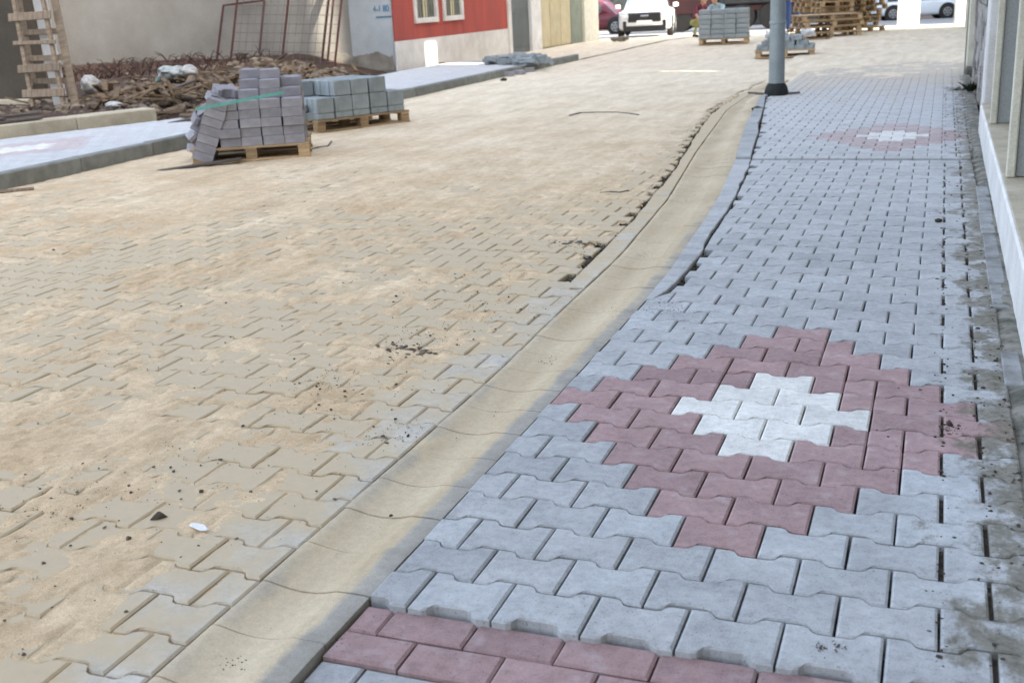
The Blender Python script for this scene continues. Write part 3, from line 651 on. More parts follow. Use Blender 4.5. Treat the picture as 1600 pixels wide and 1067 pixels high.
# unseen upper walls added to shade the street, slotted for sun streaks
ub = empty('shade_walls', (3, 0, 3.5), 0, 'unseen slotted walls added above the shop to shade the street', 'building')
for a, b, hz in ((-30, 9.3, 14), (9.3, 11.50, 14), (11.50, 11.62, 7.9), (11.62, 11.70, 14), (11.70, 12.0, 7.6), (12.0, 13.6, 14), (13.6, 14.25, 5.9), (14.25, 14.6, 14), (14.6, 21.3, 14), (21.3, 25.0, 14), (25.0, 29.5, 14)):
    part(MB().box((1.5, a, 3.452 if a != 21.3 else 4.4), (1.8 if 9 < a < 14.5 else 4.5, b - .003, hz)).build('upper_wall', CREAM), ub)  # opening over the yard wall left so sun reaches the pallets
part(MB().box((1.5, 13.602, 7.3), (1.8, 14.245, 14)).build('upper_wall', CREAM), ub)
lb = MB().box((1.25, 13.8, -.06), (4.5, 21.3, 3.44)).build('house', WHITEP); tag(lb, 'pale house past the cream gate post on the right', 'house')
lw = empty('yard_wall', (1.3, 24, 0), 0, 'low white yard wall closing the right side before the sunlit street', 'wall')
part(MB().box((1.22, 21.32, -.06), (1.5, 25.0, 2.3)).build('wall', WHITEP), lw); part(MB().box((1.18, 21.31, 2.302), (1.54, 25.0, 2.38)).build('coping', KERB), lw)
o = MB().box((1.25, 25.03, -.1), (4.5, 29.5, 3.44)).build('house', CREAM); tag(o, 'cream corner house at the sunlit end of the right side', 'house')
o = MB().box((7, 35.5, -.5), (13, 64, 13)).build('shade_block', WHITEP); tag(o, 'unseen tall block added beyond the row to shade the cross street', 'building')  # added out of view only to shade the cross street
# dirty strip between pavers and wall
ysm = np.arange(-2.4, 13, .02); xsm = np.arange(.93, 1.10, .012); XX, YY = np.meshgrid(xsm, ysm)
Z = -.016 + .020 * np.clip((XX - .985) / .05, 0, 1) + .018 * (fbm(XX * 16, YY * 12, 61) - .5) + .02 * np.clip((YY - 5.3), 0, 1)
heightgrid('mortar_strip', xsm, ysm, Z, MORTAR, kind='stuff')
for i, (y0, y1, x0, x1) in enumerate(((1.35, 1.72, .985, 1.05), (1.74, 2.2, .982, 1.052), (2.22, 2.75, .985, 1.05), (2.78, 3.4, .98, 1.052), (3.42, 4.2, .985, 1.055), (.4, .75, .99, 1.05))):
    o = MB().cbox((x0, y0, -.03), (x1, y1, .004 + .001 * i), .005).build('edging_slab', SLABB, walk)
g = G(1500, 138, .03); m = MB()
for _ in range(14): m.rock((random.gauss(0, .09), random.gauss(0, .05), .03), random.uniform(.03, .06), flat=.5)
tag(m.build('plastic_bag', PLAST, None, (g.x, g.y, .01)), 'crumpled white plastic bag by the foot of the cream gate post', 'litter')
m = MB(); g = G(1517, 132, .1)
for _ in range(70):
    a = random.uniform(0, 6.28); l = random.uniform(.05, .15); m.tube([(0, 0, 0), (math.cos(a) * l * .5, math.sin(a) * l * .5, l * .6), (math.cos(a) * l, math.sin(a) * l, l * .9)], [.004, .010, .002], 4)
tag(m.build('weed', BARK, None, (g.x, g.y, 0)), 'dark tuft of weeds growing at the foot of the block wall', 'weed')

# ------------------------------------------------------------------ left side: lot, low step, boards
xsl = np.arange(-22, -8.0, .1); ysl = np.arange(1.5, 16.5, .1); XX, YY = np.meshgrid(xsl, ysl); LX = np.array([lot_x(q) for q in ysl])[:, None]
Z = .22 + .10 * (fbm(XX * 1.5, YY * 1.5, 71) - .5) + .10 * (fbm(XX * 5, YY * 5, 73) - .5) + .12 * np.exp(-((XX + 11.0) / 2.6) ** 2 - ((YY - 13.6) / 2.2) ** 2) + .20 * np.clip((YY - 13.5) / 2.8, 0, 1)
Z = Z * np.clip((LX + .02 - XX) / (.5 + np.clip(YY - 12, 0, 3) * .5), 0.15, 1)
heightgrid('dirt_lot', xsl, ysl, Z, LIME, keep=(XX < LX + .05), kind='structure')
step = empty('concrete_step', (-9.3, 5.5, 0), 0, 'low cream concrete step along the back of the left pavement', 'step')
sy = [2.0, 3.2, 6.1, 7.0, 7.9]
for a, b in zip(sy[:-1], sy[1:]):
    pa = (lot_x(a), a); pb = (lot_x(b), b); dx, dy = pb[0] - pa[0], pb[1] - pa[1]; L = math.hypot(dx, dy); ang = math.atan2(dy, dx)
    o = MB().cbox((0.002, 0, .05), (L - .002, .30, .245 if b > 6.5 else .225), .015).build('segment', CREAM, None, (pa[0], pa[1], 0), (0, 0, ang)); part(o, step)
g0 = Vector((lot_x(3.0), 3.0, 0)); g1 = Vector((lot_x(6.9), 6.9, 0)); ang = math.atan2(g1.y - g0.y, g1.x - g0.x)
for i, (off, z, l0, l1, lab) in enumerate(((.06, .232, .0, 4.0, 'lowest weathered board lying along the concrete step'), (.20, .264, -.3, 3.6, 'upper weathered board lying on the concrete step'), (.38, .27, .2, 4.1, 'rear weathered board behind the concrete step'))):
    d = (g1 - g0).normalized(); nrm = Vector((-d.y, d.x, 0)); p = g0 + nrm * off
    o = MB().cbox((l0, -.07, 0), (l1, .07, .028), .004).build('board', WOODG, None, (p.x, p.y, z), (0, R(-.3), ang + R(random.gauss(0, 1.2)))); tag(o, lab, 'board')
# wooden ladder-like frame leaning
lz = .27; f0 = G(52, 167, lz); f1 = G(100, 166, lz)
lad = empty('wooden_ladder', (f0.x, f0.y, lz), math.atan2(f1.y - f0.y, f1.x - f0.x), 'rough wooden ladder of nailed boards leaning beside the dark wall', 'ladder')
W_ = (f1 - f0).length; lean = Matrix.Rotation(R(14), 4, 'X').to_4x4()
def lp_(name, x0, z0, x1, z1, wd, th, yo, mt=WOODL):
    # a board from (x0,z0) to (x1,z1) in the leaning plane
    L = math.hypot(x1 - x0, z1 - z0); a = math.atan2(z1 - z0, x1 - x0)
    o = MB().cbox((0, -th / 2, -wd / 2), (L, th / 2, wd / 2), .004).build(name, mt, lad)
    o.matrix_local = Matrix.Rotation(R(-10), 4, 'X') @ Matrix.Translation((x0, yo, z0)) @ Matrix.Rotation(-a, 4, 'Y'); return o
lp_('stile', 0, 0, -.30, 1.75, .055, .045, 0); lp_('stile', W_, 0, W_ - .34, 1.75, .055, .045, 0)
lp_('side_board', W_ + .13, -.02, W_ - .22, 1.75, .11, .03, .07); lp_('side_board', -.09, .28, -.34, 1.75, .10, .03, .12)
for k, (z, wd) in enumerate(((.16, .10), (.47, .10), (.80, .05), (1.12, .10), (1.45, .09))):
    dx = -.30 * z / 1.75; lp_('rung', -.10 + dx, z, W_ + .08 + dx, z + random.uniform(-.01, .03), wd, .028, -.04)
for z in (.33, .62, .95): dx = -.30 * z / 1.75; lp_('back_rung', -.02 + dx, z, W_ + .10 + dx, z, .07, .025, .10)
wp = MB().cbox((-.115, -.01, 0), (.115, .01, 1.55), .004).build('white_board', WHITEP, None, (f0.x + .22, f0.y + .26, lz), (R(-8), R(-10), lad.rotation_euler.z)); tag(wp, 'narrow white board standing upright behind the wooden ladder', 'board')
# dark building, grey wall
db = empty('dark_building', (-12, 9.2, 0), 0, 'dark brown building edge at the far left behind the wooden ladder', 'building')
c = G(50, 160, .25); part(MB().box((-20, c.y, -.06), (c.x + .05, c.y + .3, 4)).build('wall', DARKW), db)
part(MB().cbox((-20, c.y - .1, .2), (c.x + .02, c.y - .003, .30), .01).build('sill', CREAM), db)
gw = empty('grey_wall', (-15, 16.4, 0), 0, 'tall grey plastered side wall across the back of the rubble lot', 'wall')
part(MB().box((-30, 16.42, -.06), (-10.02, 16.9, 4)).build('wall', WALLG), gw)
part(MB().box((-10.015, 16.40, -.06), (-9.10, 16.9, 4)).build('corner_wall', WALLG2), gw)
x = -14
m = MB(); zt = []
pts = []
xx = -16.0
while xx < -9.12: pts.append((xx, .26 + .34 * float(fbm(np.array([[xx * 2.3]]), np.array([[1.5]]), 8)[0, 0]) + .03 * random.random())); xx += .05
poly_ = [(-16, .1)] + pts + [(-9.11, .1)]
part(MB().prism(poly_[::-1], 16.375, 16.398).build('broken_render', mat('stained_base', (.27, .245, .205), (.17, .15, .12), 3, .95, .6, .02, 60, world=True, var=0)), gw)
# stencilled number on the wall
cu = bpy.data.curves.new('number', 'FONT'); cu.body = "4-1 80"; cu.size = .17; cu.extrude = .002
t = bpy.data.objects.new('t', cu); C.objects.link(t); bpy.context.view_layer.update()
me = bpy.data.meshes.new_from_object(t); bpy.data.objects.remove(t); me.materials.clear(); me.materials.append(BLUEP)
pL = on_y(583, 22, 16.39); o = mkobj('painted_number', me, None, (pL.x, 16.392, pL.z + .03), (R(90), 0, 0)); o.scale = (.78, 1, 1); part(o, gw)
pR = on_y(611, 24, 16.39); part(MB().box((pL.x + .06, 16.387, pL.z - .075), (pR.x, 16.393, pL.z - .055)).build('painted_underline', BLUEP), gw)
# rusty steel frames leaning on the wall
def frame(label, pts_l, pts_r, yb, yt, uprights, mesh=True):
    e = empty('steel_frame', (pts_l, yb, .0), 0, label, 'steel frame', 'rusty steel mesh frames leaning on the grey wall')
    return e
fz0, fz1 = .28, 2.3
def quadpt(bl, br, tl, tr, s, t): return (bl.lerp(br, s)).lerp(tl.lerp(tr, s), t)
def steel_frame(bl, br, tl, tr, ups, label, wires=True, tubes=True, bottom=True):
    e = empty('steel_frame', bl, 0, label, 'steel frame')
    q = lambda s, t: quadpt(bl, br, tl, tr, s, t) - bl
    for s in ups: MB().tube([q(s, -.01), q(s, 1)], .022, 6).build('upright', RUST, e)
    if bottom: MB().tube([q(ups[0], .02), q(ups[-1], .02)], .022, 6).build('bottom_rail', RUST, e)
    MB().tube([q(ups[0], 1), q(ups[-1], 1)], .022, 6).build('top_rail', RUST, e)
    if wires:
        n = 15
        for i in range(1, n): MB().tube([q(i / n, .03), q(i / n, .99)], .005, 4).build('wire', WIREM, e)
        for i in range(1, 13): MB().tube([q(0, i / 13), q(1, i / 13)], .005, 4).build('wire', WIREM, e)
yb = 15.55; P = lambda px, py, y: on_y(px, py, y)
tl = P(371, 0, 16.0); tr_ = P(534, 0, 16.0); bl = P(359, 108, yb); br = P(522, 112, yb)
ext = 1.7
tl2 = bl + (tl - bl) * ext; tr2 = br + (tr_ - br) * ext; tl2.y = tr2.y = 16.3
steel_frame(bl, br, tl2, tr2, (0, .5, 1), 'large rusty steel frame with wire mesh leaning on the grey wall')
bl = P(339, 92, 16.1); br = P(405, 84, 16.1); tl = P(349, 9, 16.3); tr_ = P(413, 1, 16.3)
steel_frame(bl, br, tl, tr_, (0, 1), 'smaller rusty frame half hidden behind the left side of the large one', wires=False, bottom=False)
bl = P(502, 105, 15.9); br = P(511, 105, 15.9); tl = P(517, -30, 16.3); tr_ = P(524, -30, 16.3)
steel_frame(bl, br, tl, tr_, (0, 1), 'narrow rusty bar frame standing near the right upright of the large frame', wires=False, bottom=False)

# rubble and scrap wood
m = MB(); rng = random.Random(3)
def zlot(x, y): return float(Z_at(x, y))
def Z_at(x, y):
    a = np.array([[x]]); b = np.array([[y]])
    z = .22 + .10 * (fbm(a * 1.5, b * 1.5, 71) - .5) + .10 * (fbm(a * 5, b * 5, 73) - .5) + .12 * np.exp(-((a + 11.0) / 2.6) ** 2 - ((b - 13.6) / 2.2) ** 2) + .20 * np.clip((b - 13.5) / 2.8, 0, 1)
    return (z * np.clip((lot_x(y) + .02 - a) / (.5 + min(3, max(0, y - 12)) * .5), .15, 1))[0, 0]
for _ in range(1500):
    y = rng.uniform(7.5, 15.5); x = lot_x(y) - abs(rng.gauss(.0, 1.5)) - .1; r = .015 + .09 * rng.random() ** 2.5
    m.rock((x, y, Z_at(x, y) + r * .2), r, flat=.6)
o = m.build('rubble', mat('rubble_stone', (.30, .24, .175), (.12, .09, .065), 3, .95, .5, .01, 60, world=True)); o['kind'] = 'stuff'
m = MB()
for _ in range(140):
    y = rng.uniform(8.0, 15.3); x = lot_x(y) - abs(rng.gauss(.5, 1.3)); l = rng.uniform(.15, .5)
    M = Matrix.Translation((x, y, Z_at(x, y) + rng.uniform(.03, .12))) @ Matrix.Rotation(rng.uniform(0, 3.14), 4, 'Z') @ Matrix.Rotation(rng.gauss(0, .35), 4, 'Y')
    m.box((-l / 2, -.03, -.01), (l / 2, .03, .012), M)
for _ in range(110):
    y = rng.uniform(8.3, 11.5); x = rng.uniform(-10.2, -8.6); l = rng.uniform(.15, .45)
    M = Matrix.Translation((x, y, Z_at(x, y) + rng.uniform(.03, .18))) @ Matrix.Rotation(rng.uniform(0, 3.14), 4, 'Z') @ Matrix.Rotation(rng.gauss(0, .4), 4, 'Y')
    m.box((-l / 2, -.035, -.01), (l / 2, .035, .012), M)
o = m.build('wood_scraps', WOODB); o['kind'] = 'stuff'
m = MB()     # dead brush against the wall
for _ in range(420):
    x = rng.uniform(-15.5, -11.2); y = rng.uniform(12.5, 16.1); z = Z_at(x, y) - .05; l = rng.uniform(.08, .38) ; a = rng.uniform(0, 6.28)
    m.tube([(x, y, z), (x + math.cos(a) * l * .5, y + math.sin(a) * l * .3, z + l * .6), (x + math.cos(a) * l, y + math.sin(a) * l * .6, z + l * rng.uniform(.2, .9))], [.014, .010, .003], 3, cap=False)
o = m.build('dead_brush', mat('dead_brush', (.10, .05, .036), (.04, .024, .02), 5, .95, 0, world=True)); o['kind'] = 'stuff'
for i, (px, py, dx, mt, lab) in enumerate(((190, 148, .55, WOODL, 'long grey plank lying across the dirt behind the step'), (250, 140, .5, WOODG, 'dark plank on the dirt heap left of the rubbish'),
        (265, 158, .45, WOODG, 'dark short plank just behind the concrete step end'), (430, 128, .5, WOODL, 'pale plank on the rubble under the large rusty frame'), (330, 150, .4, WOODB, 'brown plank poking up from the scrap heap'), (590, 130, .3, WOODG, 'dark plank end near the corner of the red building'))):
    g = G(px, py, .36); o = MB().cbox((-dx, -.05, -.015), (dx, .05, .015), .003).build('plank', mt, None, (g.x, g.y, Z_at(g.x, g.y) + .07), (R(rng.gauss(0, 5)), R(rng.gauss(-4, 6)), rng.uniform(.1, .8))); tag(o, lab, 'plank')
def bag(px, py, z, r, mt, label, sq=.6):
    g = G(px, py, z); m = MB(); bm = bmesh.new(); bmesh.ops.create_icosphere(bm, subdivisions=3, radius=r)
    for v in bm.verts:
        q = fbm(np.array([[v.co.x / r * 1.7 + px]]), np.array([[v.co.y / r * 1.7 + v.co.z / r * 2.1]]), 5, 3)[0, 0]; v.co *= .65 + .7 * q; v.co.z *= sq
    bm.verts.index_update(); m.add([v.co[:] for v in bm.verts], [[v.index for v in f.verts] for f in bm.faces]); bm.free()
    tag(m.build('rubbish_bag', mt, None, (g.x, g.y, z + r * .35)), label, 'rubbish')
bag(143, 140, .33, .16, PLAST, 'round pale bundle on the dirt just right of the wooden ladder', .9)
bag(295, 118, .45, .15, PLAST, 'white plastic bag on the rubbish heap below the wall'); bag(270, 122, .42, .2, mat('bag_grey', (.42, .45, .45), (.2, .22, .2), 9, .5, .2), 'grey plastic sheet crumpled on the rubbish heap')
bag(262, 130, .34, .16, PLASTG, 'green plastic sack crumpled on the rubbish heap', .45); bag(178, 169, .25, .1, PLAST, 'white plastic scrap on top of the concrete step', .4)

# ------------------------------------------------------------------ red building and the doors beyond
RX = -9.05
red = empty('red_building', (RX, 19, 0), 0, 'red painted house with white base and white framed windows on the left', 'house')
part(MB().box((RX - 6, 16.95, -.06), (RX - .03, 22.4, 5)).build('core', WALLG2), red)
part(MB().cbox((RX - .025, 16.36, -.06), (RX + .015, 22.42, .63), .006).build('wall_base', WBASE), red)
wins = ((17.26, 18.36), (18.66, 19.70)); zb_, zt_ = .93, 2.1
ed = [16.36] + [q for wv in wins for q in wv] + [22.42]
for i in range(0, 6, 2): part(MB().box((RX - .025, ed[i], .634), (RX, ed[i + 1], 5)).build('wall', REDW), red)
for a, b in wins:
    part(MB().box((RX - .025, a + .002, .634), (RX - .001, b - .002, zb_)).build('wall', REDW), red); part(MB().box((RX - .025, a + .002, zt_), (RX - .001, b - .002, 5)).build('wall', REDW), red)
    wf = MB(); t_ = .10
    wf.cbox((-.02, 0, 0), (.05, b - a, t_), .008); wf.cbox((-.02, 0, zt_ - zb_ - t_), (.05, b - a, zt_ - zb_), .008)
    wf.cbox((-.02, .0, t_ + .002), (.05, t_, zt_ - zb_ - t_ - .002), .008); wf.cbox((-.02, b - a - t_, t_ + .002), (.05, b - a, zt_ - zb_ - t_ - .002), .008)
    wo = part(wf.build('window', WBASE, None, (RX, a, zb_)), red)
    MB().box((-.018, t_, t_), (-.012, b - a - t_, zt_ - zb_ - t_)).build('pane', CURT, wo)
    nb = 7
    for k in range(nb): yy = t_ + (b - a - 2 * t_) * (k + .5) / nb; MB().tube([(.004, yy, t_), (.004, yy, zt_ - zb_ - t_)], .009, 5).build('bar', GREYD, wo)
    MB().cbox((-.008, (b - a) / 2 - .12, t_), (.0, (b - a) / 2 + .1, .62), .004).build('board', SHUT, wo)
part(MB().cbox((RX - .02, 22.43, -.06), (RX + .05, 22.62, 5), .01).build('pillar', WBASE), red)
gd = empty('grey_door', (RX, 23, 0), 0, 'grey metal door between white jambs beyond the red house', 'door')
part(MB().cbox((RX - .06, 22.63, .0), (RX - .02, 24.0, 3), .006).build('leaf', DOORG), gd)
part(MB().cbox((RX - .015, 22.80, 1.0), (RX + .02, 22.84, 1.16), .01).build('handle', CHROME), gd)
part(MB().cbox((RX - .015, 22.70, .15), (RX - .008, 23.9, 1.1), .006).build('lower_panel', DOORG), gd)
sh = empty('shuttered_house', (RX, 26.5, 0), 0, 'cream house with tall beige shutter doors past the grey door', 'house')
part(MB().box((RX - 6, 22.45, -.06), (RX - .07, 29.9, 5)).build('core', CREAM), sh)
part(MB().cbox((RX - .06, 24.01, -.06), (RX + .06, 24.75, 5), .01).build('pillar', WHITEP), sh)
for y0, y1 in ((24.77, 25.63), (25.67, 26.53), (26.57, 27.43)): part(MB().cbox((RX - .06, y0, .05), (RX - .01, y1, 4), .008).build('shutter', SHUT), sh)
part(MB().cbox((RX - .06, 27.46, -.06), (RX - .0, 28.5, 4), .008).build('shutter', GREYD), sh)
part(MB().cbox((RX - .06, 28.52, -.3), (RX + .08, 29.92, 5), .01).build('pillar', CREAMP), sh)
# broken blocks heaped on the far end of the left pavement
m = MB()
for _ in range(70):
    g = G(random.uniform(762, 860), 97 + random.uniform(-4, 5), .12); M = Matrix.Translation((g.x, g.y, .14 + random.uniform(0, .08))) @ Matrix.Rotation(random.uniform(0, 3), 4, 'Z') @ Matrix.Rotation(random.gauss(0, .5), 4, 'X')
    m.box((-.1, -.07, -.035), (.1, .07, .035), M)
tag(m.build('block_heap', BLK2), kind='stuff')
for i, (px, py) in enumerate(((812, 117), (795, 120), (826, 113))):
    g = G(px, py, .0); m = MB().cbox((-.1, -.07, 0), (.1, .07, .08), .01)
    tag(m.build('loose_block', BLK1, None, (g.x, g.y, 0), (0, 0, .4 * i)), ('loose block tipped against the left kerb end', 'loose block nearest the camera at the left kerb end', 'farthest loose block at the left kerb end')[i], 'block')
g = G(968, 66); m = MB()
for _ in range(16): m.rock((random.gauss(0, .15), random.gauss(0, .3), .08), random.uniform(.06, .13), flat=.7)
tag(m.build('rubble_heap', STONE, None, (g.x, g.y, 0)), kind='stuff')

# ------------------------------------------------------------------ pallets and paving blocks
PM = {}
def board_mesh(nm, lx, ly, lz):
    k = (nm, lx, ly, lz)
    if k not in PM: PM[k] = MB().cbox((-lx / 2, -ly / 2, 0), (lx / 2, ly / 2, lz), .003).mesh(nm, WOODP)
    return PM[k]
def pallet(loc, rz, label, W=1.1, D=.95, group=None, tilt=(0, 0)):
    e = empty('wooden_pallet', loc, 0, label, 'pallet', group, rot=(tilt[0], tilt[1], rz))
    for j in (-1, 0, 1): mkobj('bottom_board', board_mesh('bottom_board', W, .10, .02), e, (0, j * (D / 2 - .05), 0))
    for i in (-1, 0, 1):
        for j in (-1, 0, 1): mkobj('block', board_mesh('block', .10, .10, .075), e, (i * (W / 2 - .06), j * (D / 2 - .05), .0205))
        mkobj('stringer', board_mesh('stringer', .10, D, .018), e, (i * (W / 2 - .06), 0, .096))
    n = 6
    for j in range(n): mkobj('deck_board', board_mesh('deck_board', W, .11, .02), e, (random.gauss(0, .004), (j / (n - 1) - .5) * (D - .11), .1145), (0, 0, R(random.gauss(0, .6))))
    return e
PALH = .1355
bone80 = {}
def blk_mesh(mt, kind='flat'):
    k = (mt.name, kind)
    if k not in bone80:
        v, f = paver_geo(BONE, .078, .005); v = [(x, y, z + .078) for x, y, z in v]
        if kind == 'edge': v = [(x, z - .039, y + .084) for x, y, z in v]     # standing on its long side
        m = MB(); m.add(v, f); m.add([v[i] for i in range(20)], [tuple(range(20))[::-1]]); bone80[k] = m.mesh('paving_block', mt)
    return bone80[k]
def block(M, mt, label, group, kind='flat'):
    o = mkobj('paving_block', blk_mesh(mt, kind)); o.matrix_world = M; return tag(o, label, 'paving block', group)
J = lambda s: random.gauss(0, s)
# near pallet, half collapsed stack
pA = Vector((-5.50, 5.02, 0)); pB = Vector((-4.62, 5.52, 0)); ang = math.atan2(pB.y - pA.y, pB.x - pA.x); dA = Vector((math.cos(ang), math.sin(ang), 0)); nA = Vector((-dA.y, dA.x, 0))
ctr = (pA + pB) / 2 + nA * .46
pallet((ctr.x, ctr.y, ROADZ + .008), ang, 'wooden pallet under the half collapsed stack of mauve grey blocks', W=1.06, D=.92)
base = ROADZ + .008 + PALH + .001
rows_h = {0: (5, 9, 9, 9, 9), 1: (5, 6, 9, 9, 8), 2: (5, 6, 8, 9, 8), 3: (6, 7, 9, 9, 8), 4: (5, 7, 8, 9, 8)}
cols = [(-.10, (0, 5, 7, 7, 6)), (.105, (5, 6, 7, 7, 6)), (.31, (6, 9, 9, 9, 8)), (.515, (6, 8, 9, 8, 8))]
grpA = 'mauve grey paving blocks stacked on the near pallet'
LV = ['bottom', 'second', 'third', 'fourth', 'fifth', 'sixth', 'seventh', 'eighth', 'ninth']
ORD = ['first', 'second', 'third', 'fourth', 'fifth']
for ci, (ox, hs) in enumerate(((-.19, (5, 5, 5, 5)), (.0, (5, 6, 7, 8)), (.19, (5, 7, 8, 7)), (.38, (5, 6, 7, 7)))):
    for j, hh in enumerate(hs):
        for l in range(hh):
            if 0 < j < 3 and 0 < ci < 3 and l < min(hs[j - 1], hs[j + 1]) - 1: continue
            p = (pA + pB) / 2 + dA * (ox + .02 + J(.004)) + nA * (.11 + j * .205 + J(.008)) + Vector((0, 0, base + l * .0805))
            block(Matrix.Translation(p) @ Matrix.Rotation(ang + R(90 + J(1.3)), 4, 'Z') @ Matrix.Diagonal((1, 1.12, 1, 1)), BLK1, 'mauve grey block, %s layer, %s column, %s row back, near pallet stack' % (LV[l], ORD[ci], ORD[j]), grpA)
# leaning column and tumbled blocks at its left
for j in range(2):
    b0 = pA + dA * .06 + nA * (.09 + j * .205)
    for l in range(7):
        M = Matrix.Translation(b0 + Vector((0, 0, ROADZ + .03))) @ Matrix.Rotation(ang, 4, 'Z') @ Matrix.Rotation(R(22), 4, 'Y') @ Matrix.Translation((J(.004), 0, l * .0805 + .01)) @ Matrix.Rotation(R(90), 4, 'Z') @ Matrix.Diagonal((1, 1.12, 1, 1))
        block(M, BLK1, 'mauve grey block, %s one up the %s leaning column at the near pallet' % (LV[l], ('front', 'rear')[j]), 'blocks of the leaning column left of the near stack')
TB = ['lowest', 'low', 'lower middle', 'middle', 'upper middle', 'high', 'topmost']
for k, (a, n_, z, rx, ry, rz) in enumerate(((.05, .42, .30, .3, .5, .2), (.16, .38, .40, -.4, .3, .8), (.22, .30, .50, .2, .5, .3), (.02, .55, .22, .6, .2, 1.2), (.12, .62, .34, .1, -.5, .6), (.24, .52, .52, -.3, .3, 1.0), (.30, .40, .57, .35, .1, .4), (-.03, .35, .14, .2, .9, .3), (.0, .45, .05, 0, .2, .5), (.08, .5, .12, .2, .2, .9), (.15, .45, .2, .1, .1, .1), (.2, .6, .3, 0, .1, .3), (.12, .35, .12, 0, .3, .2), (.2, .4, .3, 0, .1, .2))):
    p = pA + dA * a + nA * n_ + Vector((0, 0, z)); block(Matrix.Translation(p) @ Matrix.Rotation(ang + rz, 4, 'Z') @ Matrix.Rotation(rx, 4, 'X') @ Matrix.Rotation(ry, 4, 'Y'), BLK1, 'mauve grey block tumbled behind the leaning column, %s of the loose ones' % TB[min(6, int(z / .085))], 'tumbled blocks at the left end of the near pallet')
g1 = pA + dA * .08 - nA * .03; m = MB(); q0 = Vector((0, 0, 0)); q1 = dA * .78 + nA * (-.005)
m.add([(0, -.004, .50), tuple(q1 + Vector((0, 0, .50 + .10))), tuple(q1 + Vector((0, 0, .50 + .125))), (0, -.004, .527), (0, -.006, .50), tuple(q1 + Vector((0, -.003, .60))), tuple(q1 + Vector((0, -.003, .625))), (0, -.006, .527)], [(0, 1, 2, 3), (7, 6, 5, 4), (0, 4, 5, 1), (3, 2, 6, 7)])
g1 = g1 + nA * -.06
tag(m.build('packing_strap', STRAP, None, (g1.x, g1.y, -.02)), 'mint green packing strap across the front of the near block stack', 'strap')
o = MB().cbox((-.5, -.05, 0), (.35, .05, .02), .003).build('broken_board', WOODG, None, (pA.x + .12, pA.y - .06, ROADZ + .012), (0, R(-4), ang + .12)); tag(o, 'dark broken board sticking out under the left end of the near pallet', 'board')
# second pallet, bluish blocks on edge
qA = Vector((-5.54, 7.28, 0)); qB = Vector((-4.95, 8.34, 0)); ang = math.atan2(qB.y - qA.y, qB.x - qA.x); dA = Vector((math.cos(ang), math.sin(ang), 0)); nA = Vector((-dA.y, dA.x, 0)); L2 = (qB - qA).length
ctr = (qA + qB) / 2 + nA * .44; pallet((ctr.x, ctr.y, ROADZ + .008), ang, 'wooden pallet under the low stack of bluish grey blocks', W=L2 + .02, D=.88)
grpB = 'bluish grey paving blocks stacked on the second pallet'
OR8 = ORD + ['sixth', 'seventh', 'eighth']; bone80[(BLK2.name, 'edge')] = MB().cbox((-.108, -.046, 0), (.108, .046, .165), .008).mesh('paving_block', BLK2)
bone80[(BLK2.name, 'low')] = MB().cbox((-.108, -.09, 0), (.108, .09, .066), .008).mesh('paving_block', BLK2)
for ci in range(5):
    for j in range(8):
        ox = -L2 / 2 + .125 + ci * .232
        nl = (1, 2, 2, 2, 1)[ci]
        if ci == 0 and j > 3: nl = 2 - (j == 5)
        if j == 7: nl = max(1, nl - 1)
        p0 = (qA + qB) / 2 + dA * (ox + J(.004)) + nA * (.055 + j * .1)
        if j % 2 == 0 and (j in (0, 6) or ci in (0, 4)): block(Matrix.Translation(p0 + nA * .045 + Vector((0, 0, base))) @ Matrix.Rotation(ang + R(J(.6)), 4, 'Z'), BLK2, 'flat bluish block under the tiers, %s column, %s rank back, second pallet' % (ORD[ci], OR8[j]), grpB, 'low')
        for l in range(nl):
            if 0 < j < 7 and l < nl - 1 and ci not in (0, 4): continue
            p = p0 + Vector((0, 0, base + .068 + l * .168)); block(Matrix.Translation(p) @ Matrix.Rotation(ang + R(J(1)), 4, 'Z') @ Matrix.Rotation(R(J(.8)), 4, 'X'), BLK2, 'bluish block on edge, %s tier, %s column, %s rank back, second pallet' % (('lower', 'upper')[l], ORD[ci], OR8[j]), grpB, 'edge')
for k in range(5):
    p = qA + dA * (-.02 + J(.03)) + nA * (.15 + .1 * k) + Vector((0, 0, base + .0 + (k % 2) * .085)); block(Matrix.Translation(p) @ Matrix.Rotation(ang + J(.5), 4, 'Z') @ Matrix.Rotation(J(.15), 4, 'Y'), BLK2, 'bluish block lying loose at the left end of the second pallet, %s rank back' % OR8[k], 'loose blocks at the left end of the second pallet')
# low heap on pallet behind the pole
ang = R(7); mid = G(1226, 92); W3 = 1.08; dA = Vector((math.cos(ang), math.sin(ang), 0)); nA = Vector((-dA.y, dA.x, 0))
pallet((mid.x + nA.x * .5, mid.y + nA.y * .5, ROADZ + .03), ang, 'wooden pallet under the low heap of blocks right behind the steel pole', W=W3, D=1.0)
for l, (nx_, sh_) in enumerate(((5, 0), (4, .08), (3, .16))):
    for i in range(nx_):
        for j in range(5):
            if 0 < j < 4 and 0 < i < nx_ - 1 and l < 2: continue
            p = mid + dA * ((i - (nx_ - 1) / 2) * .205 + J(.015)) + nA * (.12 + l * .02 + j * .18) + Vector((0, 0, ROADZ + .03 + PALH + l * .08)); block(Matrix.Translation(p) @ Matrix.Rotation(ang + R(J(5)), 4, 'Z') @ Matrix.Rotation(R(J(2)), 4, 'X'), BLK2, 'bluish block, %s layer, %s along, %s rank back, low heap behind the pole' % (LV[l], OR8[i], OR8[j]), 'blocks of the low heap behind the steel pole')
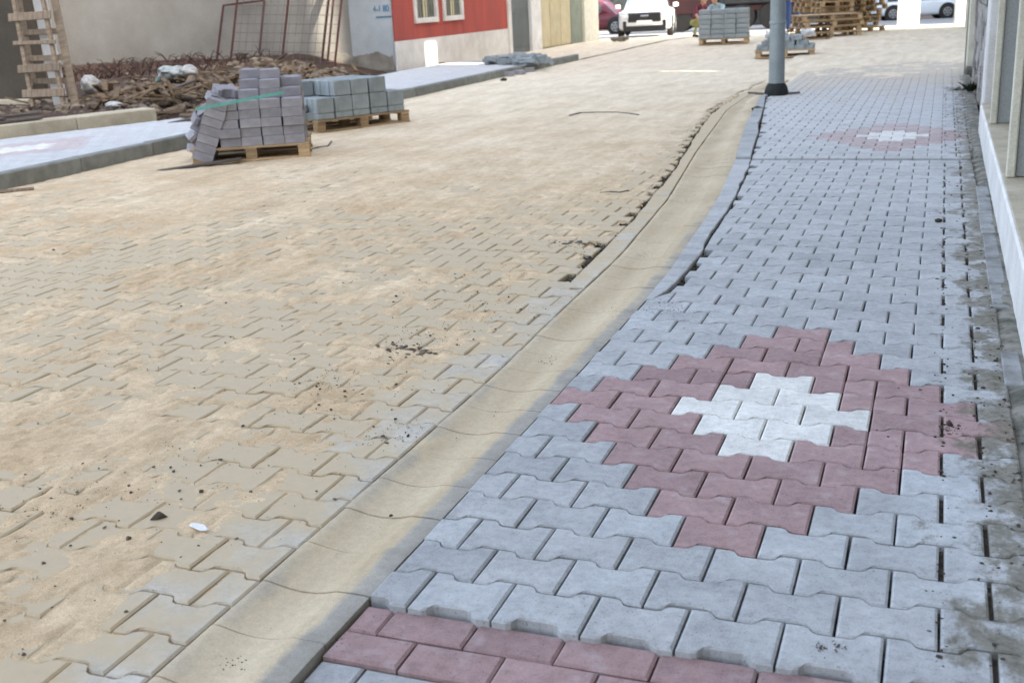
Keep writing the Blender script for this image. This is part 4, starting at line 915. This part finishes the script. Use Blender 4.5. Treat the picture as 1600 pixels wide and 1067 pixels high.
for k in range(4):
    p = mid + dA * J(.25) + nA * (.35 + J(.15)) + Vector((0, 0, ROADZ + .03 + PALH + .245)); block(Matrix.Translation(p) @ Matrix.Rotation(J(1), 4, 'Z') @ Matrix.Rotation(R(25), 4, 'X'), mat('block_pale%d' % k, (.62, .62, .60), (.5, .5, .48), 9, .9, .3) if k == 0 else bpy.data.materials['block_pale0'], 'pale paving block tipped on top of the low heap behind the pole', 'pale blocks on the low heap')
# strapped bundle of blocks
ang = R(7); mid = G(1130, 71); W3 = 1.17; dA = Vector((math.cos(ang), math.sin(ang), 0)); nA = Vector((-dA.y, dA.x, 0))
pal = pallet((mid.x + nA.x * .55, mid.y + nA.y * .55, ROADZ + .03), ang, 'wooden pallet under the full strapped cube of grey blocks in mid street', W=W3, D=1.05)
bd = empty('block_bundle', (mid.x, mid.y, ROADZ + .03 + PALH + .002), ang, 'full strapped cube of grey blocks left of the steel pole in mid street', 'block bundle')
nc = 4; cw = W3 / nc
me1 = MB().cbox((-cw / 2 + .004, 0, 0), (cw / 2 - .004, .17, .106), .012).mesh('block', BLK2)
for l in range(6):
    for i in range(nc):
        mkobj('block', me1, bd, ((i - (nc - 1) / 2) * cw + J(.004), J(.004), l * .1125), (0, 0, R(J(.6))))
        mkobj('block', me1, bd, ((i - (nc - 1) / 2) * cw + J(.004), .88 + J(.004), l * .1125))
        if l == 5:
            for j in range(1, 5): mkobj('block', me1, bd, ((i - (nc - 1) / 2) * cw, j * .176, l * .1125))
    for j in range(1, 5):
        for s in (0, nc - 1): mkobj('block', me1, bd, ((s - (nc - 1) / 2) * cw, j * .176 + J(.004), l * .1125))
MB().box((-W3 / 2 + .06, .14, 0), (W3 / 2 - .06, .86, .60)).build('block_core', BLK2, bd)
for x in (-.06, .0): MB().box((x + .04, -.012, 0), (x + .065, -.004, .67)).build('strap', STEEL, bd); 
# stacks of empty pallets
pc = G(1288, 67); base_z = .02
def pstack(px, py, n, rz, W, D, offs, lab, zs=0):
    g = G(px, py, 0); z = zs
    for i in range(n):
        ox, oy, rr = offs(i); pallet((g.x + ox, g.y + oy, base_z + z), rz + rr, lab % ('lowest' if i == 0 else 'topmost' if i == n - 1 else LV[i]), W, D, group='empty wooden pallets stacked at the end of the street', tilt=(R(J(.5)), R(J(.5)))); z += PALH + .004
pstack(1290, 60, 4, R(24), 1.45, 1.1, lambda i: (J(.02), J(.02), R(J(1.5))), '%s pallet in the wide lower stack of empty pallets')
pstack(1300, 56, 7, R(20), .85, 1.0, lambda i: (J(.03), J(.03), R(J(2))), '%s pallet in the narrower upper stack on the wide one', 4 * (PALH + .004))
pstack(1258, 54, 8, R(30), .5, .8, lambda i: (J(.03), J(.03), R(J(3))), '%s short pallet at the left of the upper stack', 4 * (PALH + .004))
pstack(1336, 52, 9, R(-32), .9, 1.0, lambda i: (J(.06) + .02 * i, J(.05), R(J(6))), '%s pallet in the crooked stack at the right of the sunlit pallets')

# ------------------------------------------------------------------ vehicles
def ringpts(hw, zb, zt, n=16, e=.32):
    out = []
    for k in range(n):
        t = 2 * math.pi * (k + .5) / n; cx, sz = math.cos(t), math.sin(t)
        out.append((math.copysign(abs(cx) ** e, cx) * hw, (zb + zt) / 2 + math.copysign(abs(sz) ** e, sz) * (zt - zb) / 2))
    return out
def loft(m, secs, n=16, e=.32, taper=None):
    vs = []; 
    for s in secs:
        y, hw, zb, zt = s[:4]; tw = s[4] if len(s) > 4 else 1
        for x, z in ringpts(hw, zb, zt, n, e):
            k = 1 + (tw - 1) * max(0, (z - zb) / max(zt - zb, 1e-6)); vs.append((x * k, y, z))
    fs = [tuple(range(n)), tuple(range((len(secs) - 1) * n, len(secs) * n))[::-1]]
    for i in range(len(secs) - 1):
        for k in range(n): fs.append((i * n + k, (i + 1) * n + k, (i + 1) * n + (k + 1) % n, i * n + (k + 1) % n))
    m.add(vs, fs, None, True); return m
def wheel(e, x, y, r, wd=.2):
    s = 1 if x > 0 else -1
    o = MB().lathe([(r * .62, -wd / 2), (r * .93, -wd / 2), (r, -wd / 2 + .03), (r, wd / 2 - .03), (r * .93, wd / 2), (r * .62, wd / 2)], 24, axis='X').build('wheel', TYRE, e, (x, y, r))
    m = MB().lathe([(r * .60, -.02), (r * .62, .015), (r * .52, .02), (r * .45, -.01), (r * .12, -.005), (r * .1, .012)], 20, axis='X')
    for k in range(6):
        a = k * math.pi / 3; m.box((-.005, -.03, .1 * r), (.016, .03, r * .58), Matrix.Rotation(a, 4, 'X'))
    m.build('rim', RIM, o, (s * (wd / 2 - .015), 0, 0), (0, 0, 0 if s > 0 else math.pi))
def car(loc, rz, paint, label, cat, L=4.2, W=1.75, H=1.5, pickup=False, plate=True):
    e = empty('parked_car', loc, rz, label, cat); h = W / 2; f = -L / 2; r = .34; hood = H * (.62 if pickup else .60)
    m = MB(); loft(m, [(f, h * .82, .34, hood * .80), (f + .06, h * .93, .27, hood * .87), (f + .35, h * .99, .22, hood * .93), (f + 1.1, h, .20, hood * 1.04), (f + L * .5, h, .20, hood + .02), (f + L - .7, h, .22, hood + .03), (f + L - .12, h * .96, .27, hood - .02), (f + L, h * .86, .38, hood - .12)], 20, .30)
    m.build('body', paint, e)
    m = MB(); c0, c1 = f + L * .22, f + L * (.97 if not pickup else .70)
    loft(m, [(c0, h * .86, hood - .06, hood + .01), (c0 + .55, h * .84, hood - .06, H - .07, .84), (c0 + .85, h * .84, hood - .06, H, .82), (c1 - .7, h * .84, hood - .06, H, .82), (c1 - .25, h * .84, hood - .06, H - .1, .84), (c1, h * .84, hood - .06, hood + .12, .95)], 20, .34)
    m.build('cabin', paint, e)
    # glass
    gl = MB(); z0, z1 = hood + .03, H - .10; y0, y1 = c0 + .05, c0 + .56
    gl.add([(-h * .74, y0 - .02, z0), (h * .74, y0 - .02, z0), (h * .66, y1 - .02, z1), (-h * .66, y1 - .02, z1), (-h * .74, y0 + .03, z0 - .03), (h * .74, y0 + .03, z0 - .03), (h * .66, y1 + .03, z1 - .03), (-h * .66, y1 + .03, z1 - .03)], [(0, 1, 2, 3), (4, 7, 6, 5), (0, 4, 5, 1), (1, 5, 6, 2), (2, 6, 7, 3), (3, 7, 4, 0)]); gl.build('windscreen', bpy.data.materials.get('windscreen') or mat('windscreen', (.05, .13, .26), (.04, .10, .2), 2, .12, 0, spec=.8, var=0), e)
    for s in (-1, 1):
        ss = MB(); ys_ = [(c0 + .55, c0 + 1.15), (c0 + 1.22, c1 - .45)]
        for a, b in ys_: ss.add([(s * h * .875, a, z0 + .02), (s * h * .875, b, z0 + .02), (s * h * .745, b - .05, z1), (s * h * .745, a + .12, z1), (s * h * .80, a, z0 + .02), (s * h * .80, b, z0 + .02), (s * h * .68, b - .05, z1), (s * h * .68, a + .12, z1)], [(0, 1, 2, 3), (4, 7, 6, 5), (0, 4, 5, 1), (1, 5, 6, 2), (2, 6, 7, 3), (3, 7, 4, 0)])
        ss.build('side_window', GLASS, e)
        for yy in (f + .85, f + L - .85):
            MB().lathe([(r + .07, -.10), (r + .07, .012)], 20, axis='X').build('wheel_arch', BLKP, e, (s * (h - .002), yy, r + .02), (0, 0, 0 if s > 0 else math.pi)); wheel(e, s * (h - .06), yy, r)
        MB().cbox((-.09, -.06, -.07), (.09, .05, .07), .03).build('mirror', paint, e, (s * (h + .10), c0 + .5, hood + .12))
        MB().cbox((-.16, -.05, -.085), (.16, .06, .085), .035).build('headlight', LAMP, e, (s * (h * .74), f + .03, hood * .78))
        MB().cbox((-.09, -.03, -.07), (.09, .04, .07), .03).build('tail_light', TAIL, e, (s * (h * .82), -f - .06, hood * .82))
        MB().cbox((-.07, -.03, -.10), (.07, .04, .10), .02).build('fog_recess', BLKP, e, (s * (h * .74), f + .02, .46))
    MB().cbox((-h * .64, -.04, -.17), (h * .64, .06, .15), .06).build('grille', BLKP, e, (0, f + .015, hood * .74))
    MB().cbox((-.14, -.02, -.025), (.14, .02, .025), .015).build('grille_bar', CHROME, e, (0, f - .025, hood * .80))
    MB().cbox((-h * .80, -.05, -.11), (h * .80, .06, .08), .03).build('lower_intake', BLKP, e, (0, f + .02, .31))
    pl = MB().cbox((-.26, -.012, -.055), (.26, .012, .055), .004).build('number_plate', PLATE, e, (0, f - .015, .50))
    MB().cbox((-h * .97, -.05, .0), (h * .97, .05, .06), .02).build('bonnet_edge', paint, e, (0, f + .18, hood * .88))
    if pickup: MB().cbox((-h * .9, .0, 0), (h * .9, 1.1, .05), .02).build('bed_cover', BLKP, e, (0, f + L * .71, hood + .0))
    return e
y = 34.0
while on_y(986, 60, y).z > zfall(y) + .014 and y < 50: y += .05
p = on_y(986, 60, y); car((p.x, y + 2.4, zfall(y) + .0), R(11), CARW, 'white pickup parked facing the camera at the far end of the road', 'pickup', L=4.9, W=1.78, H=1.42, pickup=True); print('CAR', p)
y = 47.0; zf_ = zfall(y) + .014; p = on_y(928, 20, y); car((p.x, y, zf_), R(90), CARR, 'dark maroon hatchback parked side on behind the white pickup', 'car', L=4.2, W=1.75, H=1.5)
y = 58.0; zf_ = zfall(y) + .014; p = on_y(1432, 10, y); car((p.x, y, zf_), R(90 + 14), CARS, 'pale silver car passing behind the white pillar in the sun', 'car', L=4.3, W=1.75, H=1.5)
# truck
y = 45.0; p0 = on_y(1052, 10, y); p1 = on_y(1262, 10, y); zf_ = zfall(y) + .014; TL = p1.x - p0.x
tk = empty('lorry', ((p0.x + p1.x) / 2, y, zf_), R(6), 'dark lorry with maroon chassis parked across the end of the street', 'lorry')
MB().cbox((-TL / 2, -1.0, .75), (TL / 2, 1.0, 1.0), .03).build('chassis', TRUCKR, tk)
MB().cbox((-TL / 2 + 2.2, -1.2, 1.02), (TL / 2 + .3, 1.2, 3.0), .05).build('cargo_box', TRUCKM, tk)
MB().cbox((-TL / 2 - .8, -1.15, .55), (-TL / 2 + 1.9, 1.15, 3.0), .2).build('cab', TRUCKR, tk)
MB().lathe([(.3, -.5), (.32, -.45), (.32, .45), (.3, .5)], 16, axis='X').build('fuel_tank', TRUCKM, tk, (-.2, -1.0, .68))
for x in (-TL / 2 + .4, TL / 2 - 2.6, TL / 2 - 1.4):
    for s in (-1, 1):
        o = MB().lathe([(.30, -.14), (.50, -.14), (.53, -.10), (.53, .10), (.50, .14), (.30, .14)], 24, Matrix.Rotation(R(90), 4, 'Z'), axis='X').build('wheel', TYRE, tk, (x, s * .98, .53))
        MB().lathe([(.3, -.03), (.3, .04), (.12, .0)], 16, Matrix.Rotation(R(90), 4, 'Z'), axis='X').build('rim', TRUCKM, o)
    MB().cbox((-.65, -1.12, 1.0), (.65, -1.0, 1.12), .04).build('mudguard', TRUCKM, tk, (x, 0, .03))
MB().cbox((-TL / 2 + 2.3, -1.05, .35), (TL / 2 - 3.4, -1.0, .72), .02).build('side_guard', TRUCKM, tk)
# thin pole beside the shuttered house and white pillar in the sun
p = G(901, 40); o = MB().lathe([(.05, -.4), (.05, 3.5)], 10).build('thin_post', STEEL, None, (p.x * .78, p.y * .78, 0)); 
q = on_y(901, 40, 36.0); o.location = (q.x, 36.0, -.1); tag(o, 'thin pale post just past the corner of the shuttered house', 'post')
q0 = on_y(1402, 33, 33.0); q1 = on_y(1436, 33, 33.0)
wpil = empty('white_pillar', ((q0.x + q1.x) / 2, 33, zfall(33)), 0, 'broad white sunlit pillar standing in front of the pale silver car', 'pillar')
hw = (q1.x - q0.x) / 2
MB().cbox((-hw, -.15, 0), (hw, .3, 2.8), .02).build('shaft', WHITEP, wpil); MB().cbox((hw * .0, -.165, .3), (hw * .45, -.152, 2.8), .003).build('cream_stripe', CREAMP, wpil)
q = on_y(1503, 10, 31.0); o = MB().cbox((-.14, -.2, -.2), (.14, .2, 2.6), .03).build('white_bollard_post', WHITEP, None, (q.x - .05, 31, 0)); tag(o, 'white sunlit post at the right edge just left of the cream gate post', 'post')

# ------------------------------------------------------------------ people in the distance
def tubebody(name, chains, mt, parent, n=10, loc=None):
    """one closed surface grown from tapered limb chains joined by a remesh"""
    m = MB()
    for ch in chains: m.tube([c_[0] for c_ in ch], [c_[1] for c_ in ch], n)
    me = m.mesh(name, mt); o = mkobj(name, me, parent, loc)
    r = o.modifiers.new('r', 'REMESH'); r.mode = 'VOXEL'; r.voxel_size = .014; r.use_smooth_shade = True
    s_ = o.modifiers.new('s', 'SMOOTH'); s_.iterations = 3; return o
def person(loc, rz, label, pose, shirt, trousers, hairm=HAIR):
    e = empty('person', loc, rz, label, 'person')
    V = Vector; J_ = {k: V(v) for k, v in pose.items()}
    def ch(*a): return [(J_[k] if isinstance(k, str) else V(k), r) for k, r in a]
    head = J_['head']; fwd_ = V(pose.get('face', (0, -1, 0)))
    limbs = [ch(('pelvis', .13), ('belly', .125), ('chest', .15), ('neckb', .085)), ch(('neckb', .055), ('neck', .052), (tuple(head - V((0, 0, .02))), .06)),
             [(head - V((0, 0, .115)), .045), (head - V((0, 0, .07)), .072), (head, .088), (head + V((0, 0, .06)), .075), (head + V((0, 0, .095)), .035)],
             [(head + fwd_ * .085 + V((0, 0, -.0)), .014), (head + fwd_ * .108 + V((0, 0, -.025)), .016)]]
    up_ = V((0, 0, 1)); side = fwd_.cross(up_)
    for s in (-1, 1): limbs.append([(head + side * s * .085 + V((0, 0, -.02)), .016), (head + side * s * .092 + V((0, 0, .02)), .014)])
    for s in 'lr':
        limbs.append(ch(('sh' + s, .055), ('el' + s, .042), ('wr' + s, .030))); limbs.append(ch(('hip' + s, .088), ('kn' + s, .060), ('an' + s, .042)))
        an = J_['an' + s]; limbs.append([(an + V((0, .05, -.03)), .042), (an + fwd_ * .16 + V((0, 0, -.045)), .034)])
        wr = J_['wr' + s]; d = (wr - J_['el' + s]).normalized(); a = d.cross(fwd_ if abs(d.dot(fwd_)) < .9 else up_).normalized()
        limbs.append([(wr, .028), (wr + d * .05, .036), (wr + d * .09, .034)])
        for q in range(4): b_ = wr + d * .085 + a * (q - 1.5) * .019; limbs.append([(b_, .011), (b_ + d * .04 + fwd_ * .006, .010), (b_ + d * (.07 - .008 * abs(q - 1.5)) + fwd_ * .02, .008)])
        limbs.append([(wr + d * .03 + a * .03, .012), (wr + d * .07 + a * .055, .009)])
    tubebody('body', limbs, SKIN, e)
    tubebody('shirt', [ch(('pelvis', .145), ('belly', .142), ('chest', .165), ('neckb', .095))] + [ch(('neckb', .08), ('sh' + s, .072), (tuple(J_['sh' + s].lerp(J_['el' + s], .9)), .056)) for s in 'lr'], shirt, e)
    tubebody('trousers', [ch(('hip' + s, .105), ('kn' + s, .078), (tuple(J_['kn' + s].lerp(J_['an' + s], .95)), .062)) for s in 'lr'] + [ch(('hipl', .11), ('pelvis', .14), ('hipr', .11))], trousers, e)
    tubebody('shoes', [[(J_['an' + s] + V((0, .05, -.035)), .05), (J_['an' + s] + fwd_ * .17 + V((0, 0, -.05)), .042)] for s in 'lr'], SHOE, e)
    tubebody('hair', [[(head + V((0, 0, .03)) - fwd_ * .035, .088), (head + V((0, 0, .075)) - fwd_ * .01, .075)], [(head - fwd_ * .06 + V((0, 0, .02)), .07), (head - fwd_ * .06 + V((0, 0, -.05)), .05)]], hairm, e)
    return e
crouch = dict(pelvis=(0, .05, .42), belly=(0, -.03, .56), chest=(0, -.16, .74), neckb=(0, -.24, .87), neck=(0, -.28, .93), head=(0, -.34, 1.03), shl=(-.19, -.20, .83), shr=(.19, -.20, .83), ell=(-.30, -.38, .62), elr=(.26, -.42, .64), wrl=(-.28, -.55, .42), wrr=(.16, -.62, .55),
              hipl=(-.10, .03, .40), hipr=(.10, .03, .40), knl=(-.20, -.36, .52), knr=(.20, -.38, .50), anl=(-.17, -.12, .09), anr=(.17, -.14, .09))
stand = dict(pelvis=(0, 0, .95), belly=(0, -.01, 1.12), chest=(0, 0, 1.32), neckb=(0, 0, 1.48), neck=(0, -.01, 1.54), head=(0, -.02, 1.66), shl=(-.20, 0, 1.42), shr=(.20, 0, 1.42), ell=(-.25, .02, 1.14), elr=(.25, .03, 1.14), wrl=(-.25, -.08, .90), wrr=(.26, -.04, .89),
             hipl=(-.10, 0, .92), hipr=(.10, 0, .92), knl=(-.12, -.03, .50), knr=(.15, -.02, .50), anl=(-.12, .03, .09), anr=(.19, .08, .09))
y = 29.6; p = on_y(1126, 40, y); person((p.x, y, zfall(y) + .02), R(-20), 'person in a pale shirt crouching behind the strapped cube of blocks', crouch, SHIRTB, JEANS)
y = 30.2; p = on_y(1088, 40, y); person((p.x, y, zfall(y) + .02), R(50), 'person in maroon shirt and olive trousers crouching left of the strapped cube of blocks', crouch, SHIRTM, SHIRTG)
y = 31.5; p = on_y(1238, 40, y); person((p.x, y, zfall(y) + .02), R(10), 'person in blue jeans and pale shirt standing between the pole and pallet stacks', stand, SHIRTB, JEANS)

# ------------------------------------------------------------------ far side of the cross street
fb = empty('far_building', (-10, 64, -1), 0, 'dark shaded building across the far street at the top edge', 'building')
zq = zfall(64) - .1
part(MB().box((-60, 64, zq), (-2, 70, zq + 7)).build('wall', mat('far_wall', (.10, .10, .095), (.05, .052, .05), .4, .9, .1, world=True, var=0)), fb)
for i in range(12): part(MB().cbox((-50 + i * 4, 63.9, zq + .1), (-47.4 + i * 4, 63.99, zq + 3), .02).build('shopfront', GLASS), fb)
fb2 = empty('pink_building', (8, 66, -1), 0, 'pinkish brown building far off at the top right', 'building')
part(MB().box((-1.5, 66, zq), (40, 72, zq + 6)).build('wall', mat('far_pink', (.38, .28, .23), (.30, .25, .24), .4, .9, .1, world=True, var=0)), fb2)
for i in range(9): part(MB().cbox((0 + i * 4, 65.9, zq + 1), (2 + i * 4, 65.99, zq + 3), .02).build('window', GLASS), fb2)
